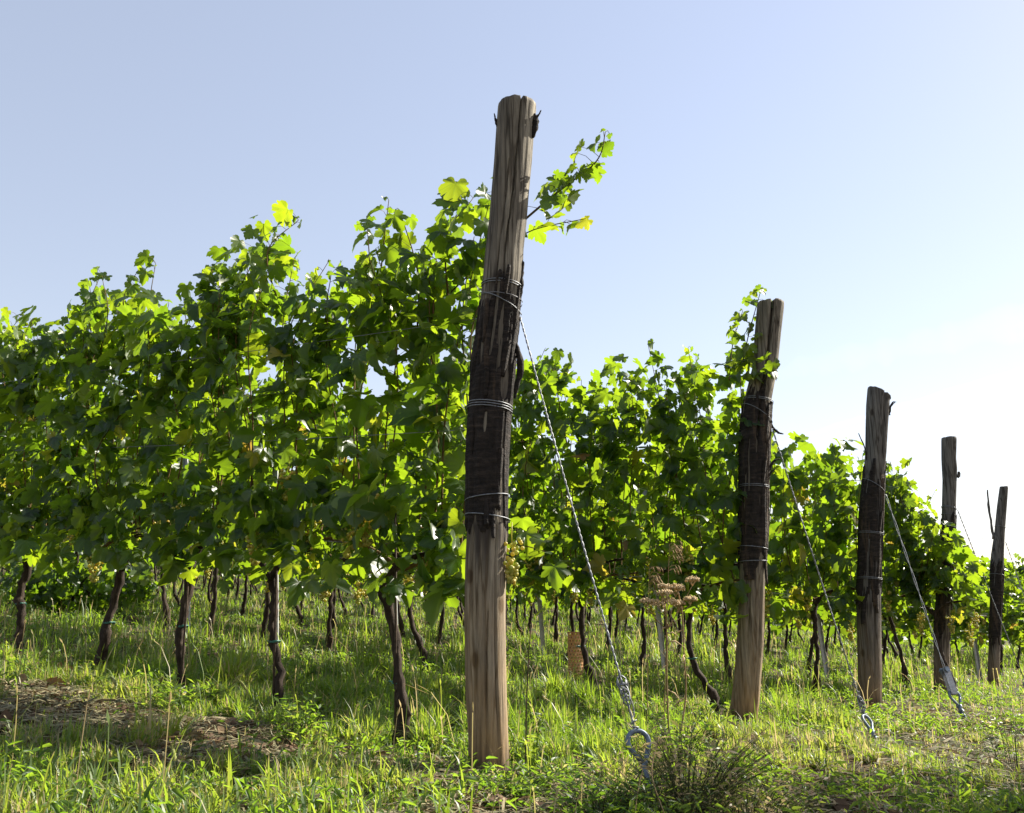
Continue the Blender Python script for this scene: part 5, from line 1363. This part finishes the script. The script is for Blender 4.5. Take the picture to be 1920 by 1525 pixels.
# foxtail grasses with seed heads
def foxtail(px, py, h, lx, label, seed):
    g = np.random.default_rng(seed); b = gl(px, py); root = thing('foxtail_grass', label, 'foxtail grass', b, 0, 'foxtail grasses with seed heads')
    st, hd = MB(), MB(); top = np.array([lx, g.normal(0, 0.02), h])
    P = curve_pts([(0, 0, -0.02), (lx * 0.2, 0, h * 0.5), (lx * 0.6, 0, h * 0.85), top], 16); st.tube(P, np.linspace(0.0016, 0.0009, 16), 5)
    d = unit(P[-1] - P[-2]); e = top + d * 0.06 + (lx * 0.15, 0, -0.01)
    C = curve_pts([top, (top + e) / 2 + (0, 0, 0.004), e], 10)
    hd.tube(C, np.array([0.002, 0.005, 0.006, 0.0065, 0.0065, 0.006, 0.0055, 0.0045, 0.003, 0.001]), 8, True, 0.3, g)
    for k in range(70):
        p = C[g.integers(0, 10)]; v = unit(g.normal(0, 1, 3)) * 0.011 + d * 0.006; hd.tube([p, p + v], [0.0006, 0.0002], 3, False)
    obj('stem', st.mesh('stem', M_GRASS_DK), root); obj('seed_head', hd.mesh('seed_head', M_SEED), root)
M_SEED = bark_mat('green_seed_head', [(0.10, 0.12, 0.03), (0.18, 0.20, 0.06), (0.30, 0.28, 0.12)], 120, (1, 1, 1), 0.3, 0.002)
for k, (x, y, h, lx, lab) in enumerate([(330, 1520, 0.12, -0.02, 'foxtail with a fat seed head low left, in front of the wide-headed trunk'), (285, 1345, 0.14, 0.03, 'foxtail nodding right, just left of the wide-headed trunk'), (420, 1340, 0.13, 0.03, 'foxtail between the wide-headed trunk and the straight slim trunk'),
                                        (225, 1345, 0.12, -0.03, 'foxtail beside the foot of the strongly leaning trunk'), (470, 1365, 0.15, -0.03, 'foxtail left of the straight slim trunk'), (875, 1400, 0.10, -0.02, 'foxtail close against the left side of the nearest post')]):
    foxtail(x, y, h, lx, lab, 500 + k)

# fallen vine leaves, orange brown
gq = np.random.default_rng(9)
for k, (x, y, lab) in enumerate([(112, 1268, 'orange dead leaf lying at the far left below the leaning trunk'), (92, 1296, 'reddish dead leaf just below the orange dead leaf')]):
    p = gl(x, y) + np.array([0, 0, 0.05])
    tag(obj('fallen_leaf', leaves_mesh('fallen_leaf', np.zeros((1, 3)), np.array([[0.1, -0.7, 0.6]]), np.array([[0.6, 0.2, 0.1]]), [0.075], [1.0], 0, gq), None, p), lab, 'leaf')

# ------------------------------------------------------------------ tree beyond the right edge, whose crown shades the lower right corner
def shade_tree(gx, gy, H, rx, n, seed, label):
    g = np.random.default_rng(seed); c = np.array([gx, gy, 0.0])      # ground point its crown shades
    s = np.array(S_DIR); crown = c + s / s[2] * H
    base = np.array([crown[0], crown[1], float(ground_z(crown[0], crown[1]))])
    root = thing('tree', label, 'tree', base, 0, None)
    m = MB(); top = crown[2] - base[2]
    m.tube(curve_pts([(0, 0, -0.3), (0.05, 0.03, top * 0.3), (-0.05, 0.1, top * 0.6), (0, 0, top + 0.8)], 18), np.linspace(0.17, 0.04, 18), 12, True, 0.08, g)
    for k in range(14):
        a = g.uniform(0, 6.28); z = top + g.uniform(-1.3, 0.6); l = g.uniform(0.5, 0.9) * rx
        m.tube(curve_pts([(0, 0, z - 0.4), (l * 0.5 * math.cos(a), l * 0.5 * math.sin(a), z), (l * math.cos(a), l * math.sin(a), z + 0.5)], 8), np.linspace(0.05, 0.012, 8), 7)
    obj('trunk', m.mesh('trunk', M_VINE), root)
    d = unit(g.normal(0, 1, (n, 3))); rr = g.random(n) ** 0.45 * (0.72 + 0.55 * fbm(d[:, 0] * 2 + 5, d[:, 1] * 2 + d[:, 2] * 2, 77, 3))
    P = d * rr[:, None] * np.array([rx, rx, rx * 0.92]) + np.array([0, 0, top])
    obj('crown', leaves_mesh('crown', P, d + g.normal(0, 0.6, (n, 3)) + (0, 0, 0.5), g.normal(0, 0.6, (n, 3)) + (0, 0, -0.5), g.uniform(0.12, 0.2, n), g.beta(2, 3, n) * 0.7, 2, g), root)
shade_tree(2.55, -1.0, 7.6, 1.75, 3600, 640, 'leafy tree standing beyond the right border, shading the lower right grass')

# ------------------------------------------------------------------ contrails: thin streaks of ice cloud high above
def contrail(a_px, b_px, dist, rpx, dens, label):
    m_, nt, out = new_mat('contrail_ice')
    vol = nt.nodes.new('ShaderNodeVolumePrincipled'); vol.inputs['Color'].default_value = (0.95, 0.95, 0.95, 1); vol.inputs['Density'].default_value = dens; vol.inputs['Anisotropy'].default_value = 0.3
    nt.links.new(vol.outputs[0], out.inputs['Volume'])
    a = CAM + unit(ray(*a_px)) * dist; b = CAM + unit(ray(*b_px)) * dist; R_ = rpx / F_PX * dist
    m = MB(); P = np.linspace(a, b, 40); g = np.random.default_rng(int(rpx * 10))
    rr = R_ * (0.35 + 0.65 * np.clip(np.linspace(0, 4, 40), 0, 1)) * (1 + 0.18 * g.normal(0, 1, 40)); P[:, 2] += g.normal(0, R_ * 0.12, 40)
    m.tube(P - a, rr, 14)
    tag(obj('contrail', m.mesh('contrail', m_), None, a), label, 'contrail', None, None)
contrail((1440, 838), (2300, 575), 4000, 5, 0.005, 'narrow faint white contrail crossing the sky behind the third post')
contrail((1450, 700), (2300, 525), 4000, 26, 0.00022, 'broad hazy contrail higher than the narrow one at the right')
print('script done', len(bpy.data.objects))
